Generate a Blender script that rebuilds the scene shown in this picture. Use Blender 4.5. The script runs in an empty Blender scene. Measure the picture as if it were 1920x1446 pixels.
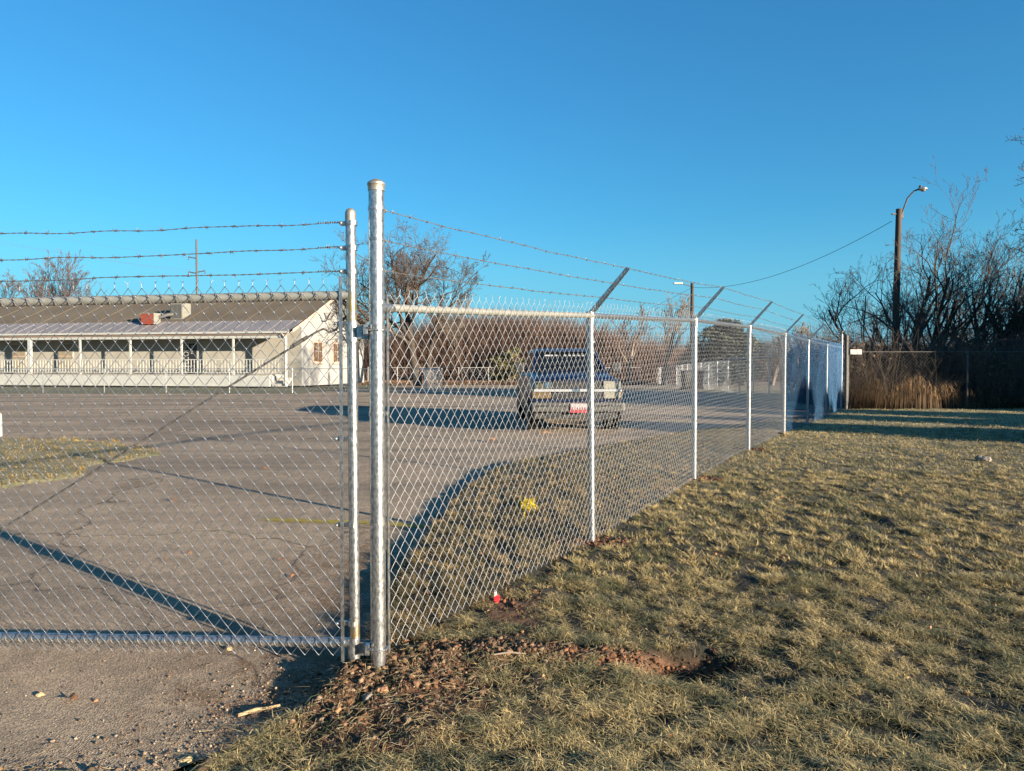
import bpy, bmesh, math, random
import numpy as np
from mathutils import Vector, Matrix, Euler
R = math.radians
random.seed(7)
rng = np.random.default_rng(11)
C = bpy.context.scene.collection
scene = bpy.context.scene

# ------------------------------------------------------------------ camera, sky, sun
FPX = 1420.0; HZ = 686.0; CAMZ = 1.564
cam_d = bpy.data.cameras.new('camera'); cam = bpy.data.objects.new('camera', cam_d); C.objects.link(cam)
cam_d.sensor_width = 36; cam_d.lens = FPX/1920*36; cam_d.clip_start = .05; cam_d.clip_end = 3000
cam.location = (0, 0, CAMZ)
PITCH = math.atan((723-HZ)/FPX)
cam.rotation_euler = (R(90)-PITCH, 0, 0)
scene.camera = cam
HAZE_R, HAZE_G, HAZE_B = .98, 2.55, 3.9
SUN_EL = R(10.8); SUN_AZ = math.atan2(.79, -.61)      # clockwise from +Y
world = bpy.data.worlds.new('World'); scene.world = world; world.use_nodes = True
nt = world.node_tree; nt.nodes.clear()
sky = nt.nodes.new('ShaderNodeTexSky'); sky.sky_type = 'NISHITA'; sky.sun_disc = False
sky.sun_elevation = SUN_EL; sky.sun_rotation = SUN_AZ
sky.air_density = 1.15; sky.dust_density = 0.25; sky.ozone_density = 2.2; sky.altitude = 200
hs = nt.nodes.new('ShaderNodeHueSaturation'); hs.inputs['Saturation'].default_value = 1.12; hs.inputs['Value'].default_value = 1.0
bg = nt.nodes.new('ShaderNodeBackground'); bg.inputs[1].default_value = 0.064
wo = nt.nodes.new('ShaderNodeOutputWorld')
tint = nt.nodes.new('ShaderNodeMix'); tint.data_type = 'RGBA'; tint.blend_type = 'MULTIPLY'; tint.inputs[0].default_value = 1; tint.inputs[7].default_value = (.275, .815, 1.18, 1)
nt.links.new(sky.outputs[0], hs.inputs['Color']); gm = nt.nodes.new('ShaderNodeGamma'); gm.inputs[1].default_value = .85
nt.links.new(hs.outputs[0], gm.inputs[0]); nt.links.new(gm.outputs[0], tint.inputs[6])
# pale blue haze low over the horizon, all round
wtc = nt.nodes.new('ShaderNodeTexCoord'); wsx = nt.nodes.new('ShaderNodeSeparateXYZ'); nt.links.new(wtc.outputs['Generated'], wsx.inputs[0])
wmr = nt.nodes.new('ShaderNodeMapRange'); wmr.interpolation_type = 'SMOOTHSTEP'; wmr.inputs[1].default_value = -.02; wmr.inputs[2].default_value = .20; wmr.inputs[3].default_value = .8; wmr.inputs[4].default_value = 0
nt.links.new(wsx.outputs[2], wmr.inputs[0])
hz = nt.nodes.new('ShaderNodeMix'); hz.data_type = 'RGBA'; hz.inputs[7].default_value = (HAZE_R, HAZE_G, HAZE_B, 1)
nt.links.new(wmr.outputs[0], hz.inputs[0]); nt.links.new(tint.outputs[2], hz.inputs[6]); nt.links.new(hz.outputs[2], bg.inputs[0]); nt.links.new(bg.outputs[0], wo.inputs[0])
sl = bpy.data.lights.new('sun', 'SUN'); sl.energy = 5.0; sl.angle = R(.5); sl.color = (1.0, .86, .67)
so = bpy.data.objects.new('sun', sl); C.objects.link(so)
sd = Vector((math.sin(SUN_AZ)*math.cos(SUN_EL), math.cos(SUN_AZ)*math.cos(SUN_EL), math.sin(SUN_EL)))
so.rotation_euler = sd.to_track_quat('Z', 'Y').to_euler(); so.location = (30, -25, 20)
vs = scene.view_settings; vs.view_transform = 'Standard'; vs.look = 'None'; vs.gamma = 1; vs.use_curve_mapping = False
vs.exposure = 1.8

# ------------------------------------------------------------------ helpers
def P(px, py, d):
    """world point seen at photo pixel (px,py) at world distance Y=d"""
    cp, sp = math.cos(PITCH), math.sin(PITCH)
    a = (px-960)/FPX; b = (723-py)/FPX
    r = Vector((a, cp+b*sp, -sp+b*cp)); return Vector((0, 0, CAMZ))+r*(d/r.y)
def PX(px, d): return P(px, HZ, d).x

def hash2(ix, iy, s):
    h = (ix*374761393 + iy*668265263 + s*144269504) & 0xffffffff
    h = ((h ^ (h >> 13))*1274126177) & 0xffffffff
    h = h ^ (h >> 16)
    return (h & 0xffffff)/float(0xffffff)
def vnoise(x, y, sc, s=0):
    x = np.asarray(x, float)*sc; y = np.asarray(y, float)*sc
    ix = np.floor(x).astype(np.int64); iy = np.floor(y).astype(np.int64)
    fx = x-ix; fy = y-iy; fx = fx*fx*(3-2*fx); fy = fy*fy*(3-2*fy)
    ix += 100000; iy += 100000
    a = hash2(ix, iy, s); b = hash2(ix+1, iy, s); c = hash2(ix, iy+1, s); d = hash2(ix+1, iy+1, s)
    return (a*(1-fx)+b*fx)*(1-fy)+(c*(1-fx)+d*fx)*fy
def fbm(x, y, sc, s=0, o=3):
    t = 0; a = .5; n = 0
    for k in range(o):
        t = t+a*vnoise(x, y, sc*2**k, s+k*17); n += a; a *= .5
    return t/n
def sstep(a, b, x):
    t = np.clip((x-a)/(b-a), 0, 1); return t*t*(3-2*t)

# terrain: lawn profile and lot profile along the depth
LY = [-60, 3.0, 3.85, 6.07, 8.58, 11.15, 13.9, 16.2, 18.8, 22, 30, 45, 60, 75, 150, 400, 900]
LZ = [-.05, -.02, 0, .155, .268, .328, .328, .297, .28, .29, .28, .12, .0, -.25, -.6, -1.0, -1.5]
AY = [-60, 2.5, 3.85, 6, 10, 16, 24, 37, 52, 75, 150, 400]
AZ = [-.09, -.08, -.075, .0, .11, .15, .17, .19, .1, -.25, -.6, -1.0]
# right edge of the asphalt
EY = [2.6, 2.95, 3.45, 4.0, 4.7, 5.4, 6.1, 7.6, 9.0, 9.7, 10.7, 11.5, 12.5, 14.0, 15.7, 18.5, 21, 23, 60]
EX = [-6.0, -1.5, -1.05, -.86, -.84, -.85, -.79, -.70, -.57, -.41, -.08, .49, 1.23, 2.4, 3.8, 6.2, 8.6, 9.3, 11.6]
def edge_x(y):
    y = np.asarray(y, float)
    return np.interp(y, EY, EX)+(vnoise(y, y*0, 6, 5)-.5)*.07+(vnoise(y, y*0, 1.7, 6)-.5)*.06
def lot_left(y): return np.interp(y, [0, 36.5, 37.2, 60], [-200, -200, -10.5, -9])
LOT_END = 54.0
def lot_z(x, y): return np.interp(y, AY, AZ)+(fbm(x, y, .35, 40, 2)-.5)*.03
def lawn_z(x, y):
    x = np.asarray(x, float); y = np.asarray(y, float)
    z = np.interp(y, LY, LZ)
    q = sstep(0, 1.35, x-np.interp(y, EY, EX)); z0 = np.interp(y, AY, AZ)+.085; z = np.where((y > 3.9) & (y < 30), z*q+np.minimum(z0, z)*(1-q), z)
    w = (1-sstep(3.1, 3.8, y))*(1-sstep(-1.2, -.3, x)); z = z*(1-w)-.085*w
    # trampled dug-up trench along the near fence bottom
    amp = np.interp(y, [0, 6, 12, 30], [1, 1, .7, .3])
    z = z+amp*((fbm(x, y, 2.2, 3, 3)-.5)*.055+(fbm(x, y, 8, 9, 3)-.5)*.055)
    # hole
    d = np.hypot((x-.93)/.30, (y-3.93)/.17); d = d+(fbm(x, y, 12, 55, 3)-.5)*.9; z = z-.13*np.exp(-np.maximum(d, 0)**3*.9)
    d = np.hypot((x-.60)/.20, (y-3.97)/.11); z = z+.02*np.exp(-d**2)*(2*fbm(x, y, 22, 5, 3))
    # heap by the main post
    d = np.hypot((x+.55)/.5, (y-3.75)/.38); z = z+.03*np.exp(-d**2)*(.3+1.4*fbm(x, y, 14, 71, 3))
    d = np.hypot((x-.12)/.45, (y-4.0)/.14); z = z+.04*np.exp(-d**2)
    return z
def in_lot(x, y):
    return (x < edge_x(y)) & (x > lot_left(y)) & (y > 2.62) & (y < LOT_END)
def terrain_z(x, y):
    x = np.asarray(x, float); y = np.asarray(y, float)
    lz = lawn_z(x, y)
    e = edge_x(y)
    k = sstep(-.03, .07, x-e)
    k = np.maximum(k, 1-sstep(2.6, 2.72, y)); k = np.maximum(k, sstep(LOT_END-.3, LOT_END, y))
    k = np.maximum(k, 1-sstep(-.3, .3, x-lot_left(y)))
    return lz*k+(lot_z(x, y)-.07)*(1-k)
def gz(x, y):
    x = float(x); y = float(y)
    return float(lot_z(x, y)) if bool(in_lot(x, y)) else float(terrain_z(x, y))

# ---- materials
def mat(name, col, rough=.8, metal=0, col2=None, nscale=8, nlo=.35, nhi=.65, bump=0, bscale=60, spec=.5, detail=5, attr=None, stretch=None, trans=0, coat=0):
    m = bpy.data.materials.new(name); m.use_nodes = True
    t = m.node_tree; b = t.nodes['Principled BSDF']
    b.inputs['Roughness'].default_value = rough; b.inputs['Metallic'].default_value = metal
    b.inputs['Base Color'].default_value = (*col, 1); b.inputs['Specular IOR Level'].default_value = spec
    if coat: b.inputs['Coat Weight'].default_value = coat
    src = None
    tc = t.nodes.new('ShaderNodeTexCoord'); vec = tc.outputs['Object']
    if stretch:
        mp = t.nodes.new('ShaderNodeMapping'); mp.inputs['Scale'].default_value = stretch
        t.links.new(vec, mp.inputs[0]); vec = mp.outputs[0]
    if attr:
        a = t.nodes.new('ShaderNodeAttribute'); a.attribute_name = attr; src = a.outputs['Color']
        t.links.new(src, b.inputs['Base Color'])
    if col2 is not None:
        n = t.nodes.new('ShaderNodeTexNoise'); n.inputs['Scale'].default_value = nscale; n.inputs['Detail'].default_value = detail
        t.links.new(vec, n.inputs['Vector'])
        r = t.nodes.new('ShaderNodeValToRGB'); r.color_ramp.elements[0].position = nlo; r.color_ramp.elements[1].position = nhi
        r.color_ramp.elements[0].color = (*col, 1); r.color_ramp.elements[1].color = (*col2, 1)
        t.links.new(n.outputs['Fac'], r.inputs[0]); t.links.new(r.outputs[0], b.inputs['Base Color'])
    if bump:
        n2 = t.nodes.new('ShaderNodeTexNoise'); n2.inputs['Scale'].default_value = bscale; n2.inputs['Detail'].default_value = 4
        t.links.new(vec, n2.inputs['Vector'])
        bp = t.nodes.new('ShaderNodeBump'); bp.inputs['Strength'].default_value = bump; bp.inputs['Distance'].default_value = .01
        t.links.new(n2.outputs['Fac'], bp.inputs['Height']); t.links.new(bp.outputs[0], b.inputs['Normal'])
    return m
M = {}
M['galv'] = mat('galvanized_steel', (.20, .21, .22), .36, .88, (.48, .48, .47), 80, .36, .64, bump=.12, bscale=90, stretch=(1, 1, .5))
M['galv_dull'] = mat('dull_galvanized_pipe', (.24, .24, .21), .5, .5, (.34, .33, .29), 22, .3, .7, bump=.15, bscale=40)
M['wire'] = mat('galvanized_wire', (.19, .20, .22), .42, .75)
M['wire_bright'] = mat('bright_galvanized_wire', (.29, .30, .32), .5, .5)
M['wire_sheen'] = mat('sky_tinted_zinc_wire', (.05, .125, .24), .42, .85)  # blue sky reflection painted into the zinc wire colour
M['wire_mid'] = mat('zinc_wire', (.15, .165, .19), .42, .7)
M['cap'] = mat('dull_cap_metal', (.30, .27, .22), .5, .8, (.40, .36, .30), 30)
M['wire_far'] = mat('galvanized_wire_far', (.24, .26, .29), .4, .95)
M['barb'] = mat('barbed_wire_steel', (.13, .12, .12), .5, .7, (.22, .20, .19), 60)
M['old_steel'] = mat('weathered_dark_steel', (.06, .06, .06), .7, .3, (.11, .10, .09), 15)
M['rust'] = mat('rusty_patch', (.42, .30, .12), .7, .3, (.6, .5, .3), 25)
M['concrete'] = mat('concrete', (.3, .28, .25), .9, 0, (.4, .37, .33), 12, bump=.3)
M['black'] = mat('black_plastic', (.015, .015, .016), .5)
M['rubber'] = mat('tyre_rubber', (.02, .02, .02), .85, 0, (.035, .033, .03), 30)
M['glass'] = mat('dark_window_glass', (.006, .009, .011), .06, 0, spec=.35)
M['chrome'] = mat('chrome_trim', (.75, .76, .78), .15, 1)
M['white'] = mat('white_paint', (.36, .36, .33), .6, 0, (.30, .30, .28), 5)
M['cream_wall'] = mat('cream_painted_wall', (.24, .225, .19), .85, 0, (.285, .265, .225), 1.2, bump=.1, bscale=20)
M['white_wall'] = mat('white_painted_wall', (.27, .265, .25), .85, 0, (.23, .225, .215), .7, bump=.1, bscale=20)
M['red'] = mat('red_paint', (.24, .045, .02), .7, 0, (.16, .03, .015), 9)
M['bark'] = mat('dark_bark', (.028, .021, .016), .95, 0, (.06, .045, .034), 14, bump=.5, bscale=30, stretch=(1, 1, .3))
M['bark_light'] = mat('pale_bark', (.16, .12, .09), .95, 0, (.24, .19, .15), 10, bump=.4, bscale=20, stretch=(1, 1, .3))
M['twig'] = mat('brown_twig', (.055, .04, .032), .9, 0, (.095, .068, .052), 4)
M['twig_red'] = mat('brown_winter_twig', (.085, .05, .037), .9, 0, (.14, .085, .062), .6)
M['pole_wood'] = mat('weathered_pole_wood', (.03, .021, .017), .9, 0, (.065, .046, .035), 9, bump=.4, bscale=30, stretch=(1, 1, .08))

def mesh_obj(name, V, F, material=None, parent=None, smooth=False, colors=None, loc=None):
    V = np.asarray(V, np.float32).reshape(-1, 3)
    me = bpy.data.meshes.new(name)
    if isinstance(F, np.ndarray):
        k = F.shape[1]; n = F.shape[0]
        me.vertices.add(len(V)); me.vertices.foreach_set('co', V.ravel())
        me.loops.add(n*k); me.loops.foreach_set('vertex_index', F.astype(np.int32).ravel())
        me.polygons.add(n); me.polygons.foreach_set('loop_start', np.arange(0, n*k, k, dtype=np.int32))
        try: me.polygons.foreach_set('loop_total', np.full(n, k, np.int32))
        except Exception: pass
        me.update(calc_edges=True)
    else:
        me.from_pydata([tuple(map(float, v)) for v in V], [], F); me.update()
    if smooth: me.polygons.foreach_set('use_smooth', np.ones(len(me.polygons), bool))
    if colors is not None:
        ca = me.color_attributes.new('tint', 'FLOAT_COLOR', 'POINT')
        cc = np.ones((len(V), 4), np.float32); cc[:, :3] = colors
        ca.data.foreach_set('color', cc.ravel())
    if material: me.materials.append(material)
    o = bpy.data.objects.new(name, me); C.objects.link(o)
    if parent is not None: o.parent = parent
    return o
def tubes(Pts, Rad, sides=4):
    """Pts [n,m,3]; Rad scalar or [n,m]; open tubes -> V,F (quads)"""
    Pts = np.asarray(Pts, float)
    if Pts.ndim == 2: Pts = Pts[None]
    n, m, _ = Pts.shape
    Rad = np.broadcast_to(np.asarray(Rad, float), (n, m))
    T = np.gradient(Pts, axis=1); T /= np.linalg.norm(T, axis=2, keepdims=True)+1e-12
    main = Pts[:, -1]-Pts[:, 0]; main /= np.linalg.norm(main, axis=1, keepdims=True)+1e-12
    ref = np.where(np.abs(main[:, 2:3]) > .8, np.array([[.31, .95, 0]]), np.array([[0, 0, 1.]]))
    ref = np.broadcast_to(ref[:, None], T.shape)
    A = np.cross(T, ref); A /= np.linalg.norm(A, axis=2, keepdims=True)+1e-12
    B = np.cross(T, A)
    ang = np.arange(sides)/sides*2*np.pi+.4
    V = Pts[:, :, None]+Rad[:, :, None, None]*(A[:, :, None]*np.cos(ang)[None, None, :, None]+B[:, :, None]*np.sin(ang)[None, None, :, None])
    base = np.arange(n)[:, None, None]*m*sides+np.arange(m-1)[None, :, None]*sides
    j = np.arange(sides)[None, None, :]; j2 = (j+1) % sides
    F = np.stack([base+j, base+j2, base+sides+j2, base+sides+j], -1).reshape(-1, 4)
    return V.reshape(-1, 3), F
def joinVF(L):
    V = []; F = []; o = 0
    for v, f in L:
        V.append(v); F.append(f+o); o += len(v)
    return np.concatenate(V), np.concatenate(F)

class MB:
    """collects boxes, tubes, lathes as one mesh"""
    def __init__(s): s.v = []; s.f = []
    def add(s, vs, fs, mx=None):
        o = len(s.v)
        s.v += [tuple((mx @ Vector(v)) if mx else Vector(v)) for v in vs]; s.f += [[i+o for i in f] for f in fs]; return s
    def box(s, c, d, rot=None, bev=0):
        hx, hy, hz = d[0]/2, d[1]/2, d[2]/2
        vs = [Vector((x, y, z)) for x in (-hx, hx) for y in (-hy, hy) for z in (-hz, hz)]
        if rot is not None: e = Euler(rot).to_matrix(); vs = [e @ v for v in vs]
        vs = [v+Vector(c) for v in vs]
        return s.add(vs, [[0, 1, 3, 2], [4, 6, 7, 5], [0, 4, 5, 1], [2, 3, 7, 6], [0, 2, 6, 4], [1, 5, 7, 3]])
    def tube(s, pts, r, n=12, cap=True):
        pts = [Vector(p) for p in pts]; m = len(pts); rr = r if isinstance(r, (list, tuple)) else [r]*m
        V, F = tubes(np.array([[tuple(p) for p in pts]]), np.array([rr]), n)
        F = [list(map(int, f)) for f in F]
        if cap: F += [list(range(n))[::-1], [(m-1)*n+i for i in range(n)]]
        return s.add([tuple(v) for v in V], F)
    def lathe(s, prof, c=(0, 0, 0), n=16, axis='z'):
        vs = []; fs = []; m = len(prof)
        for r, h in prof:
            for k in range(n):
                a = 2*math.pi*k/n; x, y = r*math.cos(a), r*math.sin(a)
                v = (x, y, h) if axis == 'z' else ((h, x, y) if axis == 'x' else (x, h, y))
                vs.append((v[0]+c[0], v[1]+c[1], v[2]+c[2]))
        for i in range(m-1):
            for k in range(n): fs.append([i*n+k, i*n+(k+1) % n, (i+1)*n+(k+1) % n, (i+1)*n+k])
        fs += [list(range(n))[::-1], [(m-1)*n+k for k in range(n)]]
        return s.add(vs, fs)
    def poly(s, pts, thick):
        """flat polygon (list of 3d points) extruded by vector thick"""
        n = len(pts); t = Vector(thick); a = [Vector(p) for p in pts]
        return s.add(a+[p+t for p in a], [list(range(n))[::-1], list(range(n, 2*n))]+[[i, (i+1) % n, n+(i+1) % n, n+i] for i in range(n)])
    def build(s, name, m, parent=None, bevel=0, smooth=False, world=True):
        V = s.v
        if parent is not None and world:
            mi = parent.matrix_basis.inverted(); V = [mi @ Vector(v) for v in V]
        me = bpy.data.meshes.new(name); me.from_pydata([tuple(v) for v in V], [], s.f)
        bm = bmesh.new(); bm.from_mesh(me); bmesh.ops.recalc_face_normals(bm, faces=bm.faces)
        if bevel: bmesh.ops.bevel(bm, geom=[e for e in bm.edges if e.is_manifold and e.calc_face_angle(0) > .5], offset=bevel, segments=2, affect='EDGES', profile=.6)
        bm.to_mesh(me); bm.free()
        me.materials.append(m)
        if smooth:
            me.polygons.foreach_set('use_smooth', np.ones(len(me.polygons), bool))
            me.set_sharp_from_angle(angle=R(40))
        o = bpy.data.objects.new(name, me); C.objects.link(o)
        if parent is not None: o.parent = parent
        return o
def thing(name, label, cat, loc=(0, 0, 0), rz=0, group=None):
    o = bpy.data.objects.new(name, None); C.objects.link(o); o.location = loc; o.rotation_euler = (0, 0, rz)
    o['label'] = label; o['category'] = cat; o.empty_display_size = .2
    if group: o['group'] = group
    return o
def tag(o, label, cat, group=None):
    o['label'] = label; o['category'] = cat
    if group: o['group'] = group
    return o
def np_part(name, VF, m, parent, smooth=False, stuff=False, world=True):
    V, F = VF; V = np.asarray(V, float)
    if parent is not None and world:
        q = parent
        mi = np.array(q.matrix_basis.inverted()); V = V @ mi[:3, :3].T+mi[:3, 3]
    o = mesh_obj(name, V, F, m, parent, smooth)
    if stuff: o['kind'] = 'stuff'
    return o

# ------------------------------------------------------------------ ground
def axis(lo, hi, dlo, dhi, step, g=1.06, mx=25):
    a = list(np.arange(dlo, dhi, step)); s = step; x = a[-1]
    while x < hi: s = min(s*g, mx); x += s; a.append(x)
    s = step; x = a[0]
    while x > lo: s = min(s*g, mx); x -= s; a.insert(0, x)
    return np.array(a)
gx = axis(-700, 700, -2.2, 4.2, .03, 1.045, 40); gy = axis(-60, 900, 2.3, 7.2, .03, 1.03, 40)
GX, GY = np.meshgrid(gx, gy); GZ = terrain_z(GX, GY)
nx, ny = len(gx), len(gy)
idx = np.arange(nx*ny).reshape(ny, nx)
Fg = np.stack([idx[:-1, :-1], idx[:-1, 1:], idx[1:, 1:], idx[1:, :-1]], -1).reshape(-1, 4)
def dirt_mask(x, y):
    x = np.asarray(x, float); y = np.asarray(y, float)
    n = (fbm(x, y, 5, 21, 3)-.5)*.9
    a = 1-np.hypot((x+.62)/.62, (y-3.62)/.62)+n
    b = 1-np.hypot((x+.05)/.62, (y-4.02)/.17)+n
    c = 1-np.hypot((x-.93)/.34, (y-3.93)/.20)+n*.8
    c2 = .7-np.hypot((x-.52)/.30, (y-3.96)/.13)+n*1.3
    d = 1-np.hypot((x-.74)/.24, (y-6.05)/.15)+n*.6
    e = 1-np.hypot((x-2.2)/.22, (y-8.6)/.14)+n*.6
    f = 1-np.hypot((x-3.6)/.2, (y-11.2)/.14)+n*.6
    g = 1-np.hypot((x+.0)/.20, (y-4.6)/.35)+n      # trench beyond ribbon
    h = (np.interp(y, [2.0, 2.75, 3.05, 3.1], [1, 1, .2, -1])+np.interp(x, [-1.3, -.7], [0, -1.5]))+n*.8
    return np.maximum.reduce([a, b, c, c2, d, e, f, g*.7, h])
dm = np.clip(dirt_mask(GX, GY)*2.5+.2, 0, 1)[..., None]
fn = fbm(GX, GY, 3.0, 31, 4)[..., None]; fn2 = fbm(GX, GY, .35, 33, 3)[..., None]; fn3 = fbm(GX, GY, 16, 35, 2)[..., None]
straw = np.array([.28, .225, .115]); green = np.array([.085, .092, .045]); soil = np.array([.075, .036, .017]); soil2 = np.array([.10, .045, .02])
kk = np.clip((fn-.5)*1.8+(fn2-.45)*1.2+.45+np.clip((GY[..., None]-5)/14, -.1, .45)+(fn3-.5)*1.3, 0, 1)
gc = green*(1-kk)+straw*kk
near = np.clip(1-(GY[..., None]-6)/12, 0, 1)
gc = gc*(1-.90*near)                       # near soil and thatch darkened: shade between the blades painted in
farw = np.clip((GY[..., None]-38)/30, 0, 1)
gc = gc*(1-farw)+np.array([.22, .15, .10])*farw
verge = ((GY[..., None] > 36.3) & (GX[..., None] < -9)).astype(float)
gc = gc*(1-verge)+(np.array([.05, .06, .025])*(1-fn2)+np.array([.13, .11, .05])*fn2)*verge
gc = gc*(1-dm)+(soil*(1-fn3)+soil2*fn3)*dm
M['lawn'] = mat('lawn_soil', (.2, .2, .1), .95, attr='tint', bump=.9, bscale=40)
# fine colour grain on top of the tint
t = M['lawn'].node_tree; b = t.nodes['Principled BSDF']; at = [n for n in t.nodes if n.type == 'ATTRIBUTE'][0]
n1 = t.nodes.new('ShaderNodeTexNoise'); n1.inputs['Scale'].default_value = 30; n1.inputs['Detail'].default_value = 6
tc = [n for n in t.nodes if n.type == 'TEX_COORD'][0]; t.links.new(tc.outputs['Object'], n1.inputs['Vector'])
rp = t.nodes.new('ShaderNodeMapRange'); rp.inputs[1].default_value = .3; rp.inputs[2].default_value = .7; rp.inputs[3].default_value = .45; rp.inputs[4].default_value = 1.5
mx = t.nodes.new('ShaderNodeMix'); mx.data_type = 'RGBA'; mx.blend_type = 'MULTIPLY'; mx.inputs[0].default_value = 1
t.links.new(n1.outputs['Fac'], rp.inputs[0]); t.links.new(at.outputs['Color'], mx.inputs[6]); t.links.new(rp.outputs[0], mx.inputs[7]); t.links.new(mx.outputs[2], b.inputs['Base Color'])
lawn = mesh_obj('ground', np.stack([GX, GY, GZ], -1), Fg, M['lawn'], smooth=True, colors=gc.reshape(-1, 3)); lawn['kind'] = 'structure'

# asphalt lot: a strip sheet between its left and right edges
ay = np.concatenate([np.arange(2.62, 12, .05), np.arange(12, LOT_END+.1, .25)])
xs = np.concatenate([[0, .15, .3, .45, .6, .75, .85, .92, .96, .98, .99], 1-np.geomspace(.008, .0002, 8), [1]])
rows = []
for y in ay:
    l = float(lot_left(y)); r = float(edge_x(y)); rows.append(np.stack([l+(r-l)*xs, np.full(len(xs), y), lot_z(l+(r-l)*xs, np.full(len(xs), y))], -1))
AV = np.array(rows); AV[:, :, 1] += (vnoise(AV[:, :, 0], AV[:, :, 0]*0, 4, 88)-.5)*.12*(AV[:, :, 1] < 2.63)
ii = np.arange(AV.shape[0]*AV.shape[1]).reshape(AV.shape[:2])
Fa = np.stack([ii[:-1, :-1], ii[:-1, 1:], ii[1:, 1:], ii[1:, :-1]], -1).reshape(-1, 4)
m = bpy.data.materials.new('worn_asphalt'); m.use_nodes = True; M['asphalt'] = m
t = m.node_tree; b = t.nodes['Principled BSDF']; b.inputs['Roughness'].default_value = .9; b.inputs['Specular IOR Level'].default_value = .25
tc = t.nodes.new('ShaderNodeTexCoord')
def noise(sc, det=4, st=None):
    n = t.nodes.new('ShaderNodeTexNoise'); n.inputs['Scale'].default_value = sc; n.inputs['Detail'].default_value = det
    if st:
        mp = t.nodes.new('ShaderNodeMapping'); mp.inputs['Scale'].default_value = st; mp.inputs['Rotation'].default_value = (0, 0, R(-8)); t.links.new(tc.outputs['Object'], mp.inputs[0]); t.links.new(mp.outputs[0], n.inputs['Vector'])
    else: t.links.new(tc.outputs['Object'], n.inputs['Vector'])
    return n
def ramp(src, stops):
    r = t.nodes.new('ShaderNodeValToRGB'); e = r.color_ramp.elements
    while len(e) < len(stops): e.new(.5)
    for k, (p, c) in enumerate(stops): e[k].position = p; e[k].color = (*c, 1)
    t.links.new(src, r.inputs[0]); return r
def mult(a, bb, f=1):
    x = t.nodes.new('ShaderNodeMix'); x.data_type = 'RGBA'; x.blend_type = 'MULTIPLY'; x.inputs[0].default_value = f
    t.links.new(a, x.inputs[6]); t.links.new(bb, x.inputs[7]); return x.outputs[2]
big = ramp(noise(.5, 5).outputs['Fac'], [(.3, (.27, .215, .155)), (.7, (.38, .295, .21))])
streak = ramp(noise(.7, 4, (.12, 1.2, 1)).outputs['Fac'], [(.36, (.62, .62, .64)), (.54, (1, 1, 1))])  # darker streaks stretched sideways over the asphalt
mid = ramp(noise(7, 5).outputs['Fac'], [(.3, (.80, .80, .80)), (.7, (1.12, 1.1, 1.08))])
vo = t.nodes.new('ShaderNodeTexVoronoi'); vo.inputs['Scale'].default_value = 130; t.links.new(tc.outputs['Object'], vo.inputs['Vector'])
gr = ramp(vo.outputs['Color'], [(.2, (.62, .62, .62)), (.85, (1.35, 1.3, 1.25))])
fine = ramp(noise(260, 2).outputs['Fac'], [(.3, (.7, .7, .7)), (.7, (1.25, 1.25, 1.25))])
def math_(op, a, b_=None, clamp=False):
    n = t.nodes.new('ShaderNodeMath'); n.operation = op; n.use_clamp = clamp
    for i, v in enumerate((a, b_)):
        if v is None: continue
        if isinstance(v, (int, float)): n.inputs[i].default_value = v
        else: t.links.new(v, n.inputs[i])
    return n.outputs[0]
def near_pt(px_, py_, r0, r1, sx=1, sy=1):
    mp = t.nodes.new('ShaderNodeMapping'); mp.vector_type = 'POINT'; mp.inputs['Location'].default_value = (-px_*sx, -py_*sy, 0); mp.inputs['Scale'].default_value = (sx, sy, 0)
    t.links.new(tc.outputs['Object'], mp.inputs[0]); ln_ = t.nodes.new('ShaderNodeVectorMath'); ln_.operation = 'LENGTH'; t.links.new(mp.outputs[0], ln_.inputs[0])
    mr = t.nodes.new('ShaderNodeMapRange'); mr.inputs[1].default_value = r0; mr.inputs[2].default_value = r1; mr.inputs[3].default_value = 1; mr.inputs[4].default_value = 0
    t.links.new(ln_.outputs['Value'], mr.inputs[0]); return mr.outputs[0]
dirtn = noise(6, 6).outputs['Fac']; dfine = noise(45, 4).outputs['Fac']
dsum = math_('ADD', math_('MULTIPLY', math_('SUBTRACT', dirtn, .5), 3.0), math_('MULTIPLY', math_('SUBTRACT', dfine, .5), 2.0))
dmask = math_('MULTIPLY', math_('ADD', math_('SUBTRACT', math_('MAXIMUM', near_pt(-.8, 3.9, .1, 1.5), near_pt(-1.0, 5.6, .05, 1.3, 1.0, .55)), .35), dsum), 1.5, True)
dmask = math_('MULTIPLY', dmask, math_('MAXIMUM', near_pt(-.8, 3.9, .6, 1.9), near_pt(-1.0, 5.6, .4, 1.7, 1.0, .55)), True)
wv = t.nodes.new('ShaderNodeVectorMath'); wv.operation = 'ADD'; nv_ = noise(.8, 4); sc_ = t.nodes.new('ShaderNodeVectorMath'); sc_.operation = 'SCALE'; sc_.inputs['Scale'].default_value = 1.6
t.links.new(nv_.outputs['Color'], sc_.inputs[0]); t.links.new(tc.outputs['Object'], wv.inputs[0]); t.links.new(sc_.outputs[0], wv.inputs[1])
vc = t.nodes.new('ShaderNodeTexVoronoi'); vc.feature = 'DISTANCE_TO_EDGE'; vc.inputs['Scale'].default_value = .22; t.links.new(wv.outputs[0], vc.inputs['Vector'])
crk = ramp(vc.outputs['Distance'], [(.0, (.35, .33, .32)), (.0045, (1, 1, 1))])
def stain(a, msk, colr):
    x = t.nodes.new('ShaderNodeMix'); x.data_type = 'RGBA'; x.inputs[7].default_value = (*colr, 1); t.links.new(msk, x.inputs[0]); t.links.new(a, x.inputs[6]); return x.outputs[2]
big_s = stain(mult(big.outputs[0], crk.outputs[0]), dmask, (.19, .125, .075))
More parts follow.
